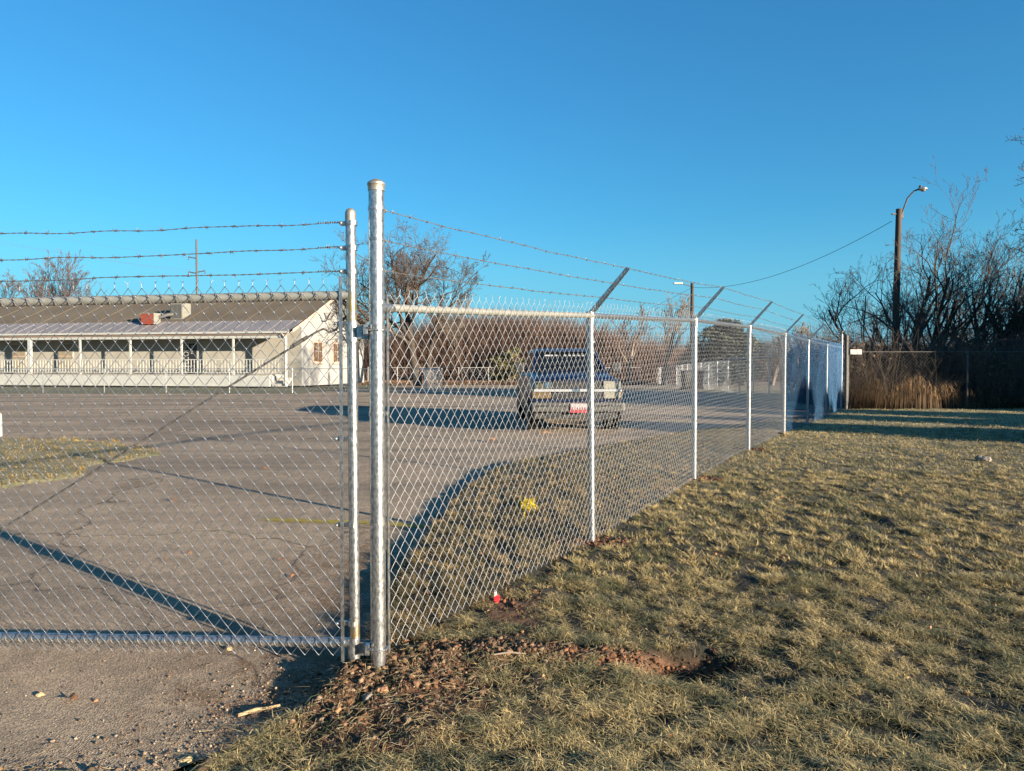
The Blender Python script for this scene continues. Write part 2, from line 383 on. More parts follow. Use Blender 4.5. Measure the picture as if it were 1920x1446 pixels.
oil = ramp(noise(.9, 3).outputs['Fac'], [(.62, (1, 1, 1)), (.72, (.72, .70, .68))])
big_s = mult(big_s, oil.outputs[0])
t.links.new(mult(mult(mult(mult(big_s, streak.outputs[0]), mid.outputs[0]), gr.outputs[0]), fine.outputs[0]), b.inputs['Base Color'])
bp = t.nodes.new('ShaderNodeBump'); bp.inputs['Strength'].default_value = .75; bp.inputs['Distance'].default_value = .006
t.links.new(vo.outputs['Distance'], bp.inputs['Height'])
bp2 = t.nodes.new('ShaderNodeBump'); bp2.inputs['Strength'].default_value = .2; bp2.inputs['Distance'].default_value = .03
t.links.new(noise(12, 5).outputs['Fac'], bp2.inputs['Height']); t.links.new(bp.outputs[0], bp2.inputs['Normal']); t.links.new(bp2.outputs[0], b.inputs['Normal'])
lot = mesh_obj('parking_lot', AV, Fa, M['asphalt'], smooth=True); lot['kind'] = 'structure'

# grass island on the lot, left
isl = [(-420, 830), (-60, 836), (0, 838), (110, 838), (190, 842), (250, 850), (300, 862), (255, 872), (205, 880), (160, 898), (110, 908), (50, 920), (0, 928), (-160, 950), (-420, 960)]
islw = []
for px, py in isl:
    d = 1.53*FPX/(py-HZ); islw.append((PX(px, d), d))
def in_poly(x, y, poly):
    ins = np.zeros(np.shape(x), bool); n = len(poly)
    for i in range(n):
        x1, y1 = poly[i]; x2, y2 = poly[(i+1) % n]
        c = ((y1 > y) != (y2 > y)) & (x < (x2-x1)*(y-y1)/(y2-y1+1e-12)+x1); ins ^= c
    return ins
ix = np.linspace(-16, -4.4, 120); iy = np.linspace(7.6, 15.2, 90)
IX, IY = np.meshgrid(ix, iy)
ins = in_poly(IX+(vnoise(IX, IY, 3, 77)-.5)*.35, IY+(vnoise(IX, IY, 3, 78)-.5)*.5, islw)
blur = ins.astype(float)
for _ in range(2):
    p = np.pad(blur, 1, mode='edge'); blur = (p[1:-1, 1:-1]*2+p[:-2, 1:-1]+p[2:, 1:-1]+p[1:-1, :-2]+p[1:-1, 2:])/6
IZ = lot_z(IX, IY)-.03+blur*.09+(fbm(IX, IY, 3, 90, 3)-.5)*.02*blur
ii = np.arange(IX.size).reshape(IX.shape)
Fi = np.stack([ii[:-1, :-1], ii[:-1, 1:], ii[1:, 1:], ii[1:, :-1]], -1).reshape(-1, 4)
keep = blur.ravel()[Fi].max(1) > .15; Fi = Fi[keep]
used = np.unique(Fi); remap = -np.ones(IX.size, int); remap[used] = np.arange(len(used))
V = np.stack([IX, IY, IZ], -1).reshape(-1, 3)[used]; n_ = fbm(V[:, 0], V[:, 1], 2.5, 4, 3)[:, None]
o = mesh_obj('grass_island', V, remap[Fi], M['lawn'], smooth=True, colors=(green*1.2*(1-n_)+straw*n_)*.9); o['kind'] = 'structure'

# ------------------------------------------------------------------ grass blades
M['blade'] = mat('dry_grass_blade', (.2, .2, .1), .75, attr='tint', spec=.25)
b = M['blade'].node_tree.nodes['Principled BSDF']
tn = M['blade'].node_tree; tr = tn.nodes.new('ShaderNodeBsdfTranslucent'); ms = tn.nodes.new('ShaderNodeMixShader'); ms.inputs[0].default_value = .10
at = [n for n in tn.nodes if n.type == 'ATTRIBUTE'][0]; tn.links.new(at.outputs['Color'], tr.inputs['Color'])
tn.links.new(b.outputs[0], ms.inputs[1]); tn.links.new(tr.outputs[0], ms.inputs[2]); tn.links.new(ms.outputs[0], tn.nodes['Material Output'].inputs[0])
def make_blades(name, x, y, z, hgt, wid, col, seed, lean=1.0, flat=False):
    r = np.random.default_rng(seed); n = len(x)
    th = r.uniform(0, 2*np.pi, n); dx, dy = np.cos(th), np.sin(th)
    ln = hgt*r.uniform(.25, 1.5, n)*lean; ph = th+np.pi/2+r.uniform(-.8, .8, n)
    px_, py_ = np.cos(ph)*wid/2, np.sin(ph)*wid/2
    b0 = np.stack([x-px_, y-py_, z-.006], -1); b1 = np.stack([x+px_, y+py_, z-.006], -1)
    cu = r.uniform(-.9, .9, n)
    tip = np.stack([x+dx*ln-dy*ln*cu*.5, y+dy*ln+dx*ln*cu*.5, z+hgt*r.uniform(.35, 1.0, n)], -1)
    if flat:
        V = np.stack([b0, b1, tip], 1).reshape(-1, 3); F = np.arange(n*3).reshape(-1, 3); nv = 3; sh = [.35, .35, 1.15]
    else:
        mz = hgt*r.uniform(.45, .85, n); m0 = np.stack([x+dx*ln*.4-px_*.8, y+dy*ln*.4-py_*.8, z+mz], -1); m1 = np.stack([x+dx*ln*.4+px_*.8, y+dy*ln*.4+py_*.8, z+mz], -1)
        V = np.stack([b0, b1, m0, m1, tip], 1).reshape(-1, 3); k = np.arange(n)*5
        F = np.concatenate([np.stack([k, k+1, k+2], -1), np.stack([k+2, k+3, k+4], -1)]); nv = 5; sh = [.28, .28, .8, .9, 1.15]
    cc = np.repeat(col, nv, axis=0)*np.tile(np.array(sh), n)[:, None]  # shade down in the turf painted in: dark roots, lighter tips
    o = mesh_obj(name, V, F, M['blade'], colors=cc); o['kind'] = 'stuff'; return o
def lawn_points(n, y0, y1, fan, seed, power=1.0):
    r = np.random.default_rng(seed)
    y = y0+(y1-y0)*r.random(n)**power; x = r.uniform(-1, 1, n)*(fan*y+.8)
    return x, y
FLINE = [(PX(px_, d_), d_) for px_, d_ in ((707, 3.855), (1111, 6.07), (1302.5, 8.58), (1404.5, 11.15), (1471, 13.9), (1515, 16.2), (1550, 18.8), (1578, 22.0))]
def blade_col(x, y, seed, boost=1.0):
    r = np.random.default_rng(seed); n = len(x)
    a = fbm(x, y, 3.0, 31, 4); bb = fbm(x, y, .35, 33, 3); c = fbm(x, y, 11, 57, 2)
    tuft = hash2((np.floor(x/.09)+100000).astype(np.int64), (np.floor(y/.09)+100000).astype(np.int64), 12)
    k = np.clip((a-.5)*1.3+(bb-.45)*.9+(c-.5)*1.9+(tuft-.5)*.9+.50+r.normal(0, .25, n), 0, 1)[:, None]
    gA = np.array([.075, .080, .030]); fr = np.array([.175, .17, .095]); st = np.array([.53, .41, .185]); st2 = np.array([.36, .27, .135])
    q = r.random((n, 1)); g2 = gA*(1-q)+fr*q; s2 = st*(1-q)+st2*q
    inner = ((x < np.interp(y, [q_[1] for q_ in FLINE], [q_[0] for q_ in FLINE])) & (y > 4.0) & (y < 22) & (x > -3))[:, None]      # shade on the strip inside the fence painted in, thatch browner
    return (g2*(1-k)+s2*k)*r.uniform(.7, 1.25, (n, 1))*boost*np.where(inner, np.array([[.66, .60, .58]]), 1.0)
def lawn_blades(name, n, y0, y1, fan, seed, h, w, power=1.0, clump=.5, flat=False, boost=1.0):
    x, y = lawn_points(n, y0, y1, fan, seed, power)
    # pull points towards clump centres so that tufts form
    cs = .07 if y1 < 8 else .13
    cx = np.floor(x/cs); cy = np.floor(y/cs); ixc = (cx+100000).astype(np.int64); iyc = (cy+100000).astype(np.int64)
    hx = hash2(ixc, iyc, 3); hy = hash2(ixc, iyc, 4)
    x = x+(cx*cs+hx*cs-x)*clump*hash2(ixc, iyc, 8); y = y+(cy*cs+hy*cs-y)*clump*hash2(ixc, iyc, 8)
    keep = ~in_lot(x-.02, y)
    r = np.random.default_rng(seed+1)
    keep &= (r.random(n) > np.clip(dirt_mask(x, y)*2.4+.15, 0, .95))
    keep &= ~((y > 36) & (x < -9))
    dens = fbm(x, y, 11, 63, 3); keep &= (r.random(n) < np.clip(-1.25+4.4*dens, .05, 1))
    x, y = x[keep], y[keep]
    hh = h*np.clip(-.1+2.3*fbm(x, y, 11, 63, 3), .3, 1.7)*r.uniform(.6, 1.35, len(x))
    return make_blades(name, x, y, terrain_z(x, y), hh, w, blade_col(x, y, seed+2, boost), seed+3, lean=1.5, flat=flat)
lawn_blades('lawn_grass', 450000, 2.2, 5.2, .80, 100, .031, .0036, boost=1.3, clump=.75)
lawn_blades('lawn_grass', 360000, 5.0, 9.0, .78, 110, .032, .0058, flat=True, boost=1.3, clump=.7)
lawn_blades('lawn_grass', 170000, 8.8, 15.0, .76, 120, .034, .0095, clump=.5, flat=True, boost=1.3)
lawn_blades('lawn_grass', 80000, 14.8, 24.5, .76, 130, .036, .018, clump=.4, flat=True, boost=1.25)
r = np.random.default_rng(5); x = r.uniform(-16, -4.4, 60000); y = r.uniform(7.6, 15.2, 60000)
k = in_poly(x+(vnoise(x, y, 3, 77)-.5)*.35, y+(vnoise(x, y, 3, 78)-.5)*.5, islw); x, y = x[k], y[k]
make_blades('island_grass', x, y, lot_z(x, y)+.04, .05*(.4+1.2*fbm(x, y, 4, 9, 3)), .012, blade_col(x, y, 9, 1.15)*np.array([1.15, 1, .8]), 77)

# ------------------------------------------------------------------ soil clods, gravel, litter
def clod_mesh(x, y, z, size, col, seed, squash=.7):
    r = np.random.default_rng(seed)
    ph = (1+5**.5)/2
    ico = np.array([(-1, ph, 0), (1, ph, 0), (-1, -ph, 0), (1, -ph, 0), (0, -1, ph), (0, 1, ph), (0, -1, -ph), (0, 1, -ph), (ph, 0, -1), (ph, 0, 1), (-ph, 0, -1), (-ph, 0, 1)])/1.902
    tri = np.array([(0, 11, 5), (0, 5, 1), (0, 1, 7), (0, 7, 10), (0, 10, 11), (1, 5, 9), (5, 11, 4), (11, 10, 2), (10, 7, 6), (7, 1, 8), (3, 9, 4), (3, 4, 2), (3, 2, 6), (3, 6, 8), (3, 8, 9), (4, 9, 5), (2, 4, 11), (6, 2, 10), (8, 6, 7), (9, 8, 1)])
    n = len(x); Vv = ico[None]*r.uniform(.45, 1.4, (n, 12, 1)); a = r.uniform(0, 6.28, n); ca, sa = np.cos(a), np.sin(a)
    Vv = Vv*np.stack([r.uniform(.7, 1.3, n), r.uniform(.7, 1.1, n), r.uniform(.5, .9, n)*squash/.7], -1)[:, None]
    X = Vv[..., 0]*ca[:, None]-Vv[..., 1]*sa[:, None]; Y = Vv[..., 0]*sa[:, None]+Vv[..., 1]*ca[:, None]
    Vv = np.stack([X, Y, Vv[..., 2]], -1)*np.asarray(size)[:, None, None]+np.stack([x, y, z], -1)[:, None]
    F = (tri[None]+np.arange(n)[:, None, None]*12).reshape(-1, 3)
    return Vv.reshape(-1, 3), F, np.repeat(col, 12, axis=0)
M['clod'] = mat('soil_clod', (.2, .1, .05), .95, attr='tint', bump=.8, bscale=120)
def clods(name, pts, size, cols, seed, sink=.2):
    x, y = pts; n = len(x); r = np.random.default_rng(seed)
    inl = in_lot(x, y); z = np.where(inl, lot_z(x, y), terrain_z(x, y))
    cc = np.asarray(cols)[r.integers(0, len(cols), n)]*r.uniform(.6, 1.3, (n, 1))
    V, F, c = clod_mesh(x, y, z+np.asarray(size)*(.5-sink), size, cc, seed)
    o = mesh_obj(name, V, F, M['clod'], colors=c); o['kind'] = 'stuff'; return o
r = np.random.default_rng(42)
def gauss(cx, cy, sx, sy, n): return np.stack([r.normal(cx, sx, n), r.normal(cy, sy, n)], -1)
SO = [(.13, .07, .036), (.18, .10, .055), (.05, .027, .015), (.22, .145, .09), (.13, .06, .027), (.08, .044, .024)]
pts = np.concatenate([gauss(-.50, 3.72, .24, .16, 1700), gauss(-.15, 4.0, .34, .07, 1300), gauss(-.75, 3.35, .22, .25, 700), gauss(-.35, 4.1, .3, .12, 350), gauss(-.75, 4.15, .09, .3, 250)])
clods('dirt_clods', (pts[:, 0], pts[:, 1]), np.minimum(r.gamma(.7, .0058, len(pts))+.0015, .021), SO, 1)
pts = np.concatenate([gauss(-.50, 3.72, .30, .20, 4200), gauss(-.15, 4.0, .40, .10, 3000), gauss(-.80, 3.35, .28, .28, 2500), gauss(-.35, 4.1, .3, .15, 800)])
clods('soil_crumbs', (pts[:, 0], pts[:, 1]), r.uniform(.0015, .0048, len(pts)), [(.10, .052, .027), (.06, .032, .017), (.15, .085, .046)], 21, .15)
pts = np.concatenate([gauss(.93, 3.93, .2, .1, 200), gauss(.58, 3.97, .17, .06, 1100), gauss(.95, 4.0, .16, .07, 300), gauss(.74, 6.05, .16, .07, 350), gauss(2.22, 8.6, .14, .07, 180), gauss(3.6, 11.2, .14, .08, 160), gauss(.05, 4.65, .12, .25, 160)])
clods('dirt_clods', (pts[:, 0], pts[:, 1]), np.minimum(r.gamma(1.4, .0042, len(pts))+.002, .018), [(.10, .042, .018), (.15, .065, .028), (.06, .026, .013)], 2)
pts = np.concatenate([gauss(-1.15, 3.55, .25, .28, 1200), gauss(-1.5, 3.9, .6, .5, 250), np.stack([r.uniform(-3.5, -1.0, 500), r.normal(2.95, .09, 500)], -1), gauss(-1.5, 3.15, .4, .12, 250)])
clods('gravel', (pts[:, 0], pts[:, 1]), np.minimum(r.gamma(1.6, .0016, len(pts))+.0015, .010), [(.22, .15, .10), (.15, .09, .05), (.30, .23, .16), (.10, .06, .04)], 3, .1)
x = r.uniform(-4.2, -1.2, 700); y = r.uniform(2.9, 7.5, 700)
clods('gravel', (x, y), np.minimum(r.gamma(1.3, .0014, 700)+.001, .007), [(.24, .19, .13), (.14, .09, .05), (.28, .24, .17)], 4, .1)
x = r.uniform(-3.6, -1.0, 2600); y = 2.88+(fbm(x, x*0, 1.3, 3, 2)-.5)*.12+r.normal(0, .06, 2600)
clods('dirt_clods', (x, y), r.gamma(2, .004, 2600)+.002, [(.10, .06, .03), (.16, .10, .05), (.07, .05, .03)], 5, .1)
x = r.uniform(-.8, 3.0, 90); y = r.uniform(3.6, 9.5, 90); kq = (x > edge_x(y)+.1)
clods('leaf_litter', (x[kq], y[kq]), r.uniform(.006, .014, 90)[kq], [(.30, .13, .05), (.22, .10, .045), (.36, .20, .10)], 31, -1.0)
# straw litter lying over the soil
def litter(name, pts, ln, seed, cols):
    rr = np.random.default_rng(seed); n = len(pts); th = rr.uniform(0, np.pi, n); L = ln*rr.uniform(.4, 1.3, n)
    t_ = np.linspace(-.5, .5, 4)[None]; cu = rr.uniform(-.25, .25, n)[:, None]*L[:, None]
    X = pts[:, 0:1]+np.cos(th)[:, None]*t_*L[:, None]-np.sin(th)[:, None]*cu*(t_*2)**2
    Y = pts[:, 1:2]+np.sin(th)[:, None]*t_*L[:, None]+np.cos(th)[:, None]*cu*(t_*2)**2
    Z = np.where(in_lot(X, Y), lot_z(X, Y), terrain_z(X, Y))+.008+rr.random((n, 1))*.02+t_*rr.uniform(-.03, .03, (n, 1))*.6
    V, F = tubes(np.stack([X, Y, Z], -1), .0009, 3)
    c = np.asarray(cols)[rr.integers(0, len(cols), n)]
    o = mesh_obj(name, V, F, M['blade'], colors=np.repeat(c, 12, axis=0)); o['kind'] = 'stuff'
litter('straw_litter', np.concatenate([gauss(-.7, 3.3, .35, .35, 900), gauss(-.9, 2.95, .5, .12, 500), gauss(.9, 3.85, .3, .14, 350), gauss(.3, 3.8, .4, .2, 300), gauss(-.3, 3.5, .3, .25, 400), np.stack([r.uniform(-3.2, -1, 700), r.normal(2.9, .05, 700)], -1)]), .06, 9, [(.32, .25, .14), (.24, .17, .09), (.12, .08, .045), (.28, .25, .18), (.10, .12, .05)])

# ------------------------------------------------------------------ chain link fabric
def fabric(path, a=.0375, v=.0465, wr=.0019, sides=4, wob=.006, seed=0, depth=.0028, top_barb=True, simple=False):
    """path: list of (x,y,zbot,ztop) points of one straight panel's two ends. a half diamond width, v half diamond height."""
    (x0, y0, b0, t0), (x1, y1, b1, t1) = path
    L = math.hypot(x1-x0, y1-y0); n = max(2, int(round(L/a))); aa = L/n
    H = (t0-b0+t1-b1)/2; m = int(round(H/v)); m += m % 2 == 0
    rows_ = np.arange(m+1); k = np.arange(n)
    # bend points: wire k occupies [k, k+1]*aa, alternating
    pts = []
    s = (k[:, None]+((rows_[None, :]+k[:, None]) % 2))*aa           # [n,m+1]
    tt = 1-rows_/m; tt = np.broadcast_to(tt[None], s.shape)
    side = np.where(((rows_[None, :]+k[:, None]) % 2) == 1, 1., -1.)  # right bend / left bend
    S = []; T = []; D = []
    if simple:
        S = s; T = tt; D = np.zeros_like(s)
    else:
        e = .17
        for j in range(m+1):
            # arriving leg end, bend, leaving leg start
            if j > 0:
                S.append(s[:, j]+(s[:, j-1]-s[:, j])*e); T.append(tt[:, j]+(tt[:, j-1]-tt[:, j])*e); D.append(-side[:, j]*depth)
            S.append(s[:, j]+side[:, j]*aa*.05); T.append(tt[:, j]); D.append(np.zeros(n))
            if j < m:
                S.append(s[:, j]+(s[:, j+1]-s[:, j])*e); T.append(tt[:, j]+(tt[:, j+1]-tt[:, j])*e); D.append(side[:, j]*depth)
        S = np.stack(S, 1); T = np.stack(T, 1); D = np.stack(D, 1)
    f = S/L
    ux, uy = (x1-x0)/L, (y1-y0)/L; nxx, nyy = -uy, ux
    D = D+(fbm(S+seed*7.3, T*2, 1.3, 7, 2)-.5)*2*wob*np.sin(np.clip(f, 0, 1)*np.pi)**.5
    Zs = (vnoise(S+seed*3.1, T*1.5, .9, 17)-.5)*wob*1.2
    zb = b0+(b1-b0)*f; zt = t0+(t1-t0)*f
    Pq = np.stack([x0+ux*S+nxx*D, y0+uy*S+nyy*D, zb+(zt-zb)*T+Zs], -1)
    out = [tubes(Pq, wr, sides)]
    if top_barb:
        tp = Pq[:, 0]; st = ((k % 2) == 1)  # those whose first bend lies on the right
        tp = tp[st]; q = len(tp)
        if q:
            jr = np.random.default_rng(seed+5)
            up = tp+np.stack([jr.normal(0, .002, q), jr.normal(0, .002, q), np.full(q, .020)], -1)
            out.append(tubes(np.stack([tp, (tp+up)/2, up], 1), wr*.95, sides))
            for sg in (-1, 1):
                e2 = up+np.stack([ux*sg*jr.uniform(.006, .012, q)+nxx*jr.normal(0, .004, q), uy*sg*jr.uniform(.006, .012, q)+nyy*jr.normal(0, .004, q), jr.uniform(.008, .016, q)], -1)
                out.append(tubes(np.stack([up, e2], 1), wr*.7, sides))
    return joinVF(out)
def barbed(pts, spacing=.127, r0=.0016, sides=4, seed=0, sag=.0, spike=.014, wob=.004):
    pts = np.array([tuple(p) for p in pts], float); jr = np.random.default_rng(seed)
    seg = np.linalg.norm(np.diff(pts, axis=0), axis=1); cum = np.concatenate([[0], np.cumsum(seg)]); L = cum[-1]
    n = max(3, int(L/.032)); s = np.linspace(0, L, n)
    Q = np.stack([np.interp(s, cum, pts[:, i]) for i in range(3)], -1)
    # sag between supports
    for i in range(len(seg)):
        w = (s >= cum[i]) & (s <= cum[i+1]); u = (s[w]-cum[i])/seg[i]; Q[w, 2] -= sag*4*u*(1-u)
    Q[:, 2] += (vnoise(s, s*0, 4, seed+3)-.5)*2*wob; Q[:, 1] += (vnoise(s, s*0, 4, seed+9)-.5)*2*wob
    d = (pts[-1]-pts[0]); d /= np.linalg.norm(d); A = np.cross(d, [0, 0, 1]); A /= np.linalg.norm(A); B = np.cross(A, d)
    ph = s/.09*2*np.pi
    out = [tubes((Q+(A[None]*np.cos(ph+o_)[:, None]+B[None]*np.sin(ph+o_)[:, None])*r0*1.05)[None], r0, sides) for o_ in (0, np.pi)]
    nb = int(L/spacing); sb = (np.arange(nb)+.5)*spacing+jr.normal(0, .006, nb); c = np.stack([np.interp(sb, s, Q[:, i]) for i in range(3)], -1)
    # wrap
    wrap = tubes(np.stack([c-d*.007, c, c+d*.007], 1), r0*2.6, 5)
    sp = [wrap]
    for j in range(4):
        a = jr.uniform(0, 2*np.pi, nb)+j*np.pi/2
        v_ = A[None]*np.cos(a)[:, None]+B[None]*np.sin(a)[:, None]+d[None]*jr.normal(0, .35, (nb, 1)); o0 = c+d*(.006 if j % 2 else -.006)
        sp.append(tubes(np.stack([o0, o0+v_*spike], 1), np.broadcast_to([r0*1.1, r0*.5], (nb, 2)), 3))
    return joinVF(out), joinVF(sp)

FP = []   # right fence posts: x, y, zbase, ztop of rail
for (px, d, zb, zt) in [(707, 3.855, 0, 1.88), (1111, 6.07, .158, 1.987), (1302.5, 8.58, .271, 2.10), (1404.5, 11.15, .331, 2.158), (1471, 13.9, .331, 2.16), (1515, 16.2, .298, 2.12), (1550, 18.8, .28, 2.107), (1578, 22.0, .294, 2.12)]:
    FP.append((PX(px, d), d, zb, zt))
fx, fy = FP[-1][0]-FP[0][0], FP[-1][1]-FP[0][1]; fl = math.hypot(fx, fy); FU = Vector((fx/fl, fy/fl, 0)); FN = Vector((FU.y, -FU.x, 0))   # FN: outer side
fence = thing('chain_link_fence', 'long bright new chain link fence with angled barbed wire arms running away along the lawn', 'fence', (FP[0][0], FP[0][1], 0))
x, y, _, _ = FP[0]
PR = .039
tp = MB().lathe([(PR, -.3), (PR, 2.455)], (x, y, 0), 28).build('terminal_post', M['galv'], fence, smooth=True)
tp['label'] = 'thick terminal post at the near end'
MB().lathe([(PR+.003, 2.447), (PR+.004, 2.474), (PR+.007, 2.478), (PR+.006, 2.487), (PR*.8, 2.499), (PR*.35, 2.507), (.001, 2.509)], (x, y, 0), 28).build('post_cap', M['cap'], fence, smooth=True)
for zz, hh in [(2.36, .02), (2.205, .016), (2.05, .016), (1.885, .018), (1.32, .022), (.765, .022)]:
    mb = MB().lathe([(PR+.0005, zz-hh/2), (PR+.0035, zz-hh/2), (PR+.0035, zz+hh/2), (PR+.0005, zz+hh/2)], (x, y, 0), 28)
    e = Vector((x, y, zz))+FU*(PR+.018); mb.box(e, (.034, .009, hh), (0, 0, math.atan2(FU.y, FU.x)))
    mb.tube([e+FU*.008-FN*.012, e+FU*.008+FN*.014], .0045, 8)
    mb.build('tension_band', M['galv'], fence, smooth=False)
for i, (x, y, zb, zt) in enumerate(FP[1:], 1):
    top = zt-.015 if i < 7 else zt+.35
    lean = -.02 if i == 1 else 0
    mb = MB().tube([(x, y, zb-.3), (x+lean, y, top)], .0295, 20)
    mb.build('line_post' if i < 7 else 'corner_post', M['galv'], fence, smooth=True)
    if i < 7:
        c = Vector((x+lean, y, zt-.02)); az = math.atan2(FU.y, FU.x)
        mb = MB().lathe([(.032, -.07), (.034, -.02), (.034, .03)], tuple(c), 14)
        b0 = c+Vector((0, 0, .02))+FN*.01; e = b0+FN*.31+Vector((0, 0, .335)); dr = (e-b0).normalized(); up = Vector((FN.x*-dr.z, FN.y*-dr.z, dr.dot(FN))).normalized()
        # channel section arm: web plus two flanges
        W = FU*.019
        for off, wd, th in ((up*.012, 1.0, .0035),):
            q = [b0+off-W*1.15, b0+off+W*1.15, e+off+W*.75, e+off-W*.75]; mb.poly(q, up*th)
        for sg in (-1, 1):
            q = [b0-up*.016+W*1.1*sg, e-up*.010+W*.7*sg, e+up*.013+W*.7*sg, b0+up*.013+W*1.1*sg]; mb.poly(q, FU*(.003*sg))
        mb.build('barbed_wire_arm', M['galv'], fence)
# top rail with slight sag line
ends = [(FP[0][0]+FU.x*.05, FP[0][1]+FU.y*.05, 1.862)]+[(p[0]-FN.x*0, p[1], p[3]-.022) for p in FP[1:]]
for i in range(7):
    a_, b_ = Vector(ends[i]), Vector(ends[i+1]); mid_ = (a_+b_)/2+Vector((0, 0, -.004))
    MB().tube([a_, mid_, b_], .021, 16).build('top_rail', M['galv_dull'] if i < 1 else M['galv'], fence, smooth=True)
e = Vector(ends[0]); MB().tube([e-FU*.02, e+FU*.05], .026, 16).tube([e+FU*.055, e+FU*.075], .024, 16).build('rail_end_cup', M['galv'], fence, smooth=True)
# fabric, on the outer (camera) side of posts
off = FN*.035
for i in range(7):
    p, q = FP[i], FP[i+1]
    s0 = .062 if i == 0 else 0
    A_ = (p[0]+off.x+FU.x*s0, p[1]+off.y+FU.y*s0, (p[2]+.10 if i == 0 else p[2]+.015), p[3]+.045); B_ = (q[0]+off.x, q[1]+off.y, q[2]+.015, q[3]+.045)
    f_ = fabric((A_, B_), wr=(.0015, .0015, .0015, .0016, .0015, .0015, .0015)[i], sides=4 if i < 2 else 3, seed=i+1, wob=[.008, .014, .020, .022, .016, .014, .012][i], simple=i > 5, depth=.0028 if i < 2 else .0045)
    o = np_part('mesh_fabric', f_, M['wire_bright'] if i < 2 else M['wire_mid'] if i < 4 else M['wire_sheen'], fence, stuff=True)  # farther panels darker and bluer, sky reflection painted into the wire
# tension bar + tie wires
b0 = Vector((FP[0][0]+FU.x*.068+off.x*.4, FP[0][1]+FU.y*.068+off.y*.4, 0))
MB().box(b0+Vector((0, 0, 1.0)), (.016, .006, 1.86), (0, 0, math.atan2(FU.y, FU.x))).build('tension_bar', M['galv'], fence)
for i in range(1, 7):
    x, y, zb, zt = FP[i]
    for zz in np.linspace(zb+.25, zt-.25, 5 if i < 4 else 3):
        c = Vector((x-.01 if i == 1 else x, y, zz)); ang = [k*math.pi/5 for k in range(-1, 12)]
        pts_ = [c+FU*(math.cos(a)*.033)*1+FN*(math.sin(a)*-.033)+Vector((0, 0, .002*k)) for k, a in enumerate(ang)]
        MB().tube(pts_, .002, 5).build('tie_wire', M['wire'], fence)
# barbed strands
zs = [2.36, 2.205, 2.05]
for s_, fr in enumerate((.95, .62, .30)):
    pts_ = [(FP[0][0]+FU.x*(PR+.02), FP[0][1]+FU.y*(PR+.02), zs[s_])]
    for i in range(1, 7):
        x, y, zb, zt = FP[i]; bb = Vector((x-(.02 if i == 1 else 0), y, zt))+FN*.01; pts_.append(tuple(bb+FN*.31*fr+Vector((0, 0, .335*fr+.02))))
    x, y, zb, zt = FP[7]; pts_.append((x, y, zt+.04+.26*fr))
    st, sp = barbed(pts_, seed=s_+50, sag=.012, wob=.003)
    ms_ = np_part('barbed_wire', st, M['barb'], fence)
    o = mesh_obj('barbs', (np.asarray(sp[0])-np.array([FP[0][0], FP[0][1], 0])), sp[1], M['barb'], ms_); o['kind'] = 'stuff'

# ------------------------------------------------------------------ gate
G0 = Vector((PX(663, 3.885), 3.885, 0)); G1 = Vector((-2.72, 4.05, 0)); GU = (G1-G0).normalized(); GN = Vector((-GU.y, GU.x, 0))
if GN.y > 0: GN = -GN
GL = 3.55
gate = thing('chain_link_gate', 'wide chain link swing gate across the driveway hung on the thick post', 'gate', tuple(G0))
def gp(s, z, n=0): return G0+GU*s+Vector((0, 0, z))+GN*n
dz = -.012
def top_z(s): return 1.925+dz*s
def bot_z(s): return .132-.017*s
m = M['galv'].copy(); m.name = 'galvanized_steel_with_rust'; t = m.node_tree; b = t.nodes['Principled BSDF']; src = b.inputs['Base Color'].links[0].from_socket
tcr = t.nodes.new('ShaderNodeTexCoord'); sx = t.nodes.new('ShaderNodeSeparateXYZ'); t.links.new(tcr.outputs['Object'], sx.inputs[0])
cr = t.nodes.new('ShaderNodeValToRGB'); e = cr.color_ramp.elements; e[0].position = .02; e[0].color = (0, 0, 0, 1); e[1].position = .045; e[1].color = (.9, .9, .9, 1)
for p_, v_ in ((.09, .5), (.13, 0), (.66, 0), (.70, .55), (.74, .9), (.79, .35), (.83, 0)):
    q_ = e.new(p_); q_.color = (v_, v_, v_, 1)
dv = t.nodes.new('ShaderNodeMath'); dv.operation = 'DIVIDE'; dv.inputs[1].default_value = 2.5; t.links.new(sx.outputs[2], dv.inputs[0]); t.links.new(dv.outputs[0], cr.inputs[0])
ns = t.nodes.new('ShaderNodeTexNoise'); ns.inputs['Scale'].default_value = 28; t.links.new(tcr.outputs['Object'], ns.inputs['Vector'])
mr_ = t.nodes.new('ShaderNodeMapRange'); mr_.inputs[1].default_value = .38; mr_.inputs[2].default_value = .6; t.links.new(ns.outputs['Fac'], mr_.inputs[0])
mu = t.nodes.new('ShaderNodeMath'); mu.operation = 'MULTIPLY'; t.links.new(mr_.outputs[0], mu.inputs[0]); t.links.new(cr.outputs[0], mu.inputs[1])
mxx_ = t.nodes.new('ShaderNodeMix'); mxx_.data_type = 'RGBA'; mxx_.inputs[7].default_value = (.42, .27, .08, 1); t.links.new(mu.outputs[0], mxx_.inputs[0]); t.links.new(src, mxx_.inputs[6]); t.links.new(mxx_.outputs[2], b.inputs['Base Color'])
MB().tube([gp(0.0, .055), gp(.004, 1.2), gp(.012, 2.33)], .0265, 22).build('end_stile', m, gate, smooth=True)
c = gp(.012, 2.30); MB().lathe([(.0275, 0), (.028, .035), (.026, .05), (.018, .062), (.006, .068), (.0005, .069)], tuple(c), 22).build('stile_cap', M['cap'], gate, smooth=True)
MB().tube([gp(GL, .05), gp(GL, 2.25)], .0265, 16).build('end_stile', M['galv'], gate, smooth=True)
MB().tube([gp(.02, top_z(0)), gp(GL*.5, top_z(GL*.5)), gp(GL, top_z(GL))], .0235, 18).build('top_rail', M['galv_dull'], gate, smooth=True)
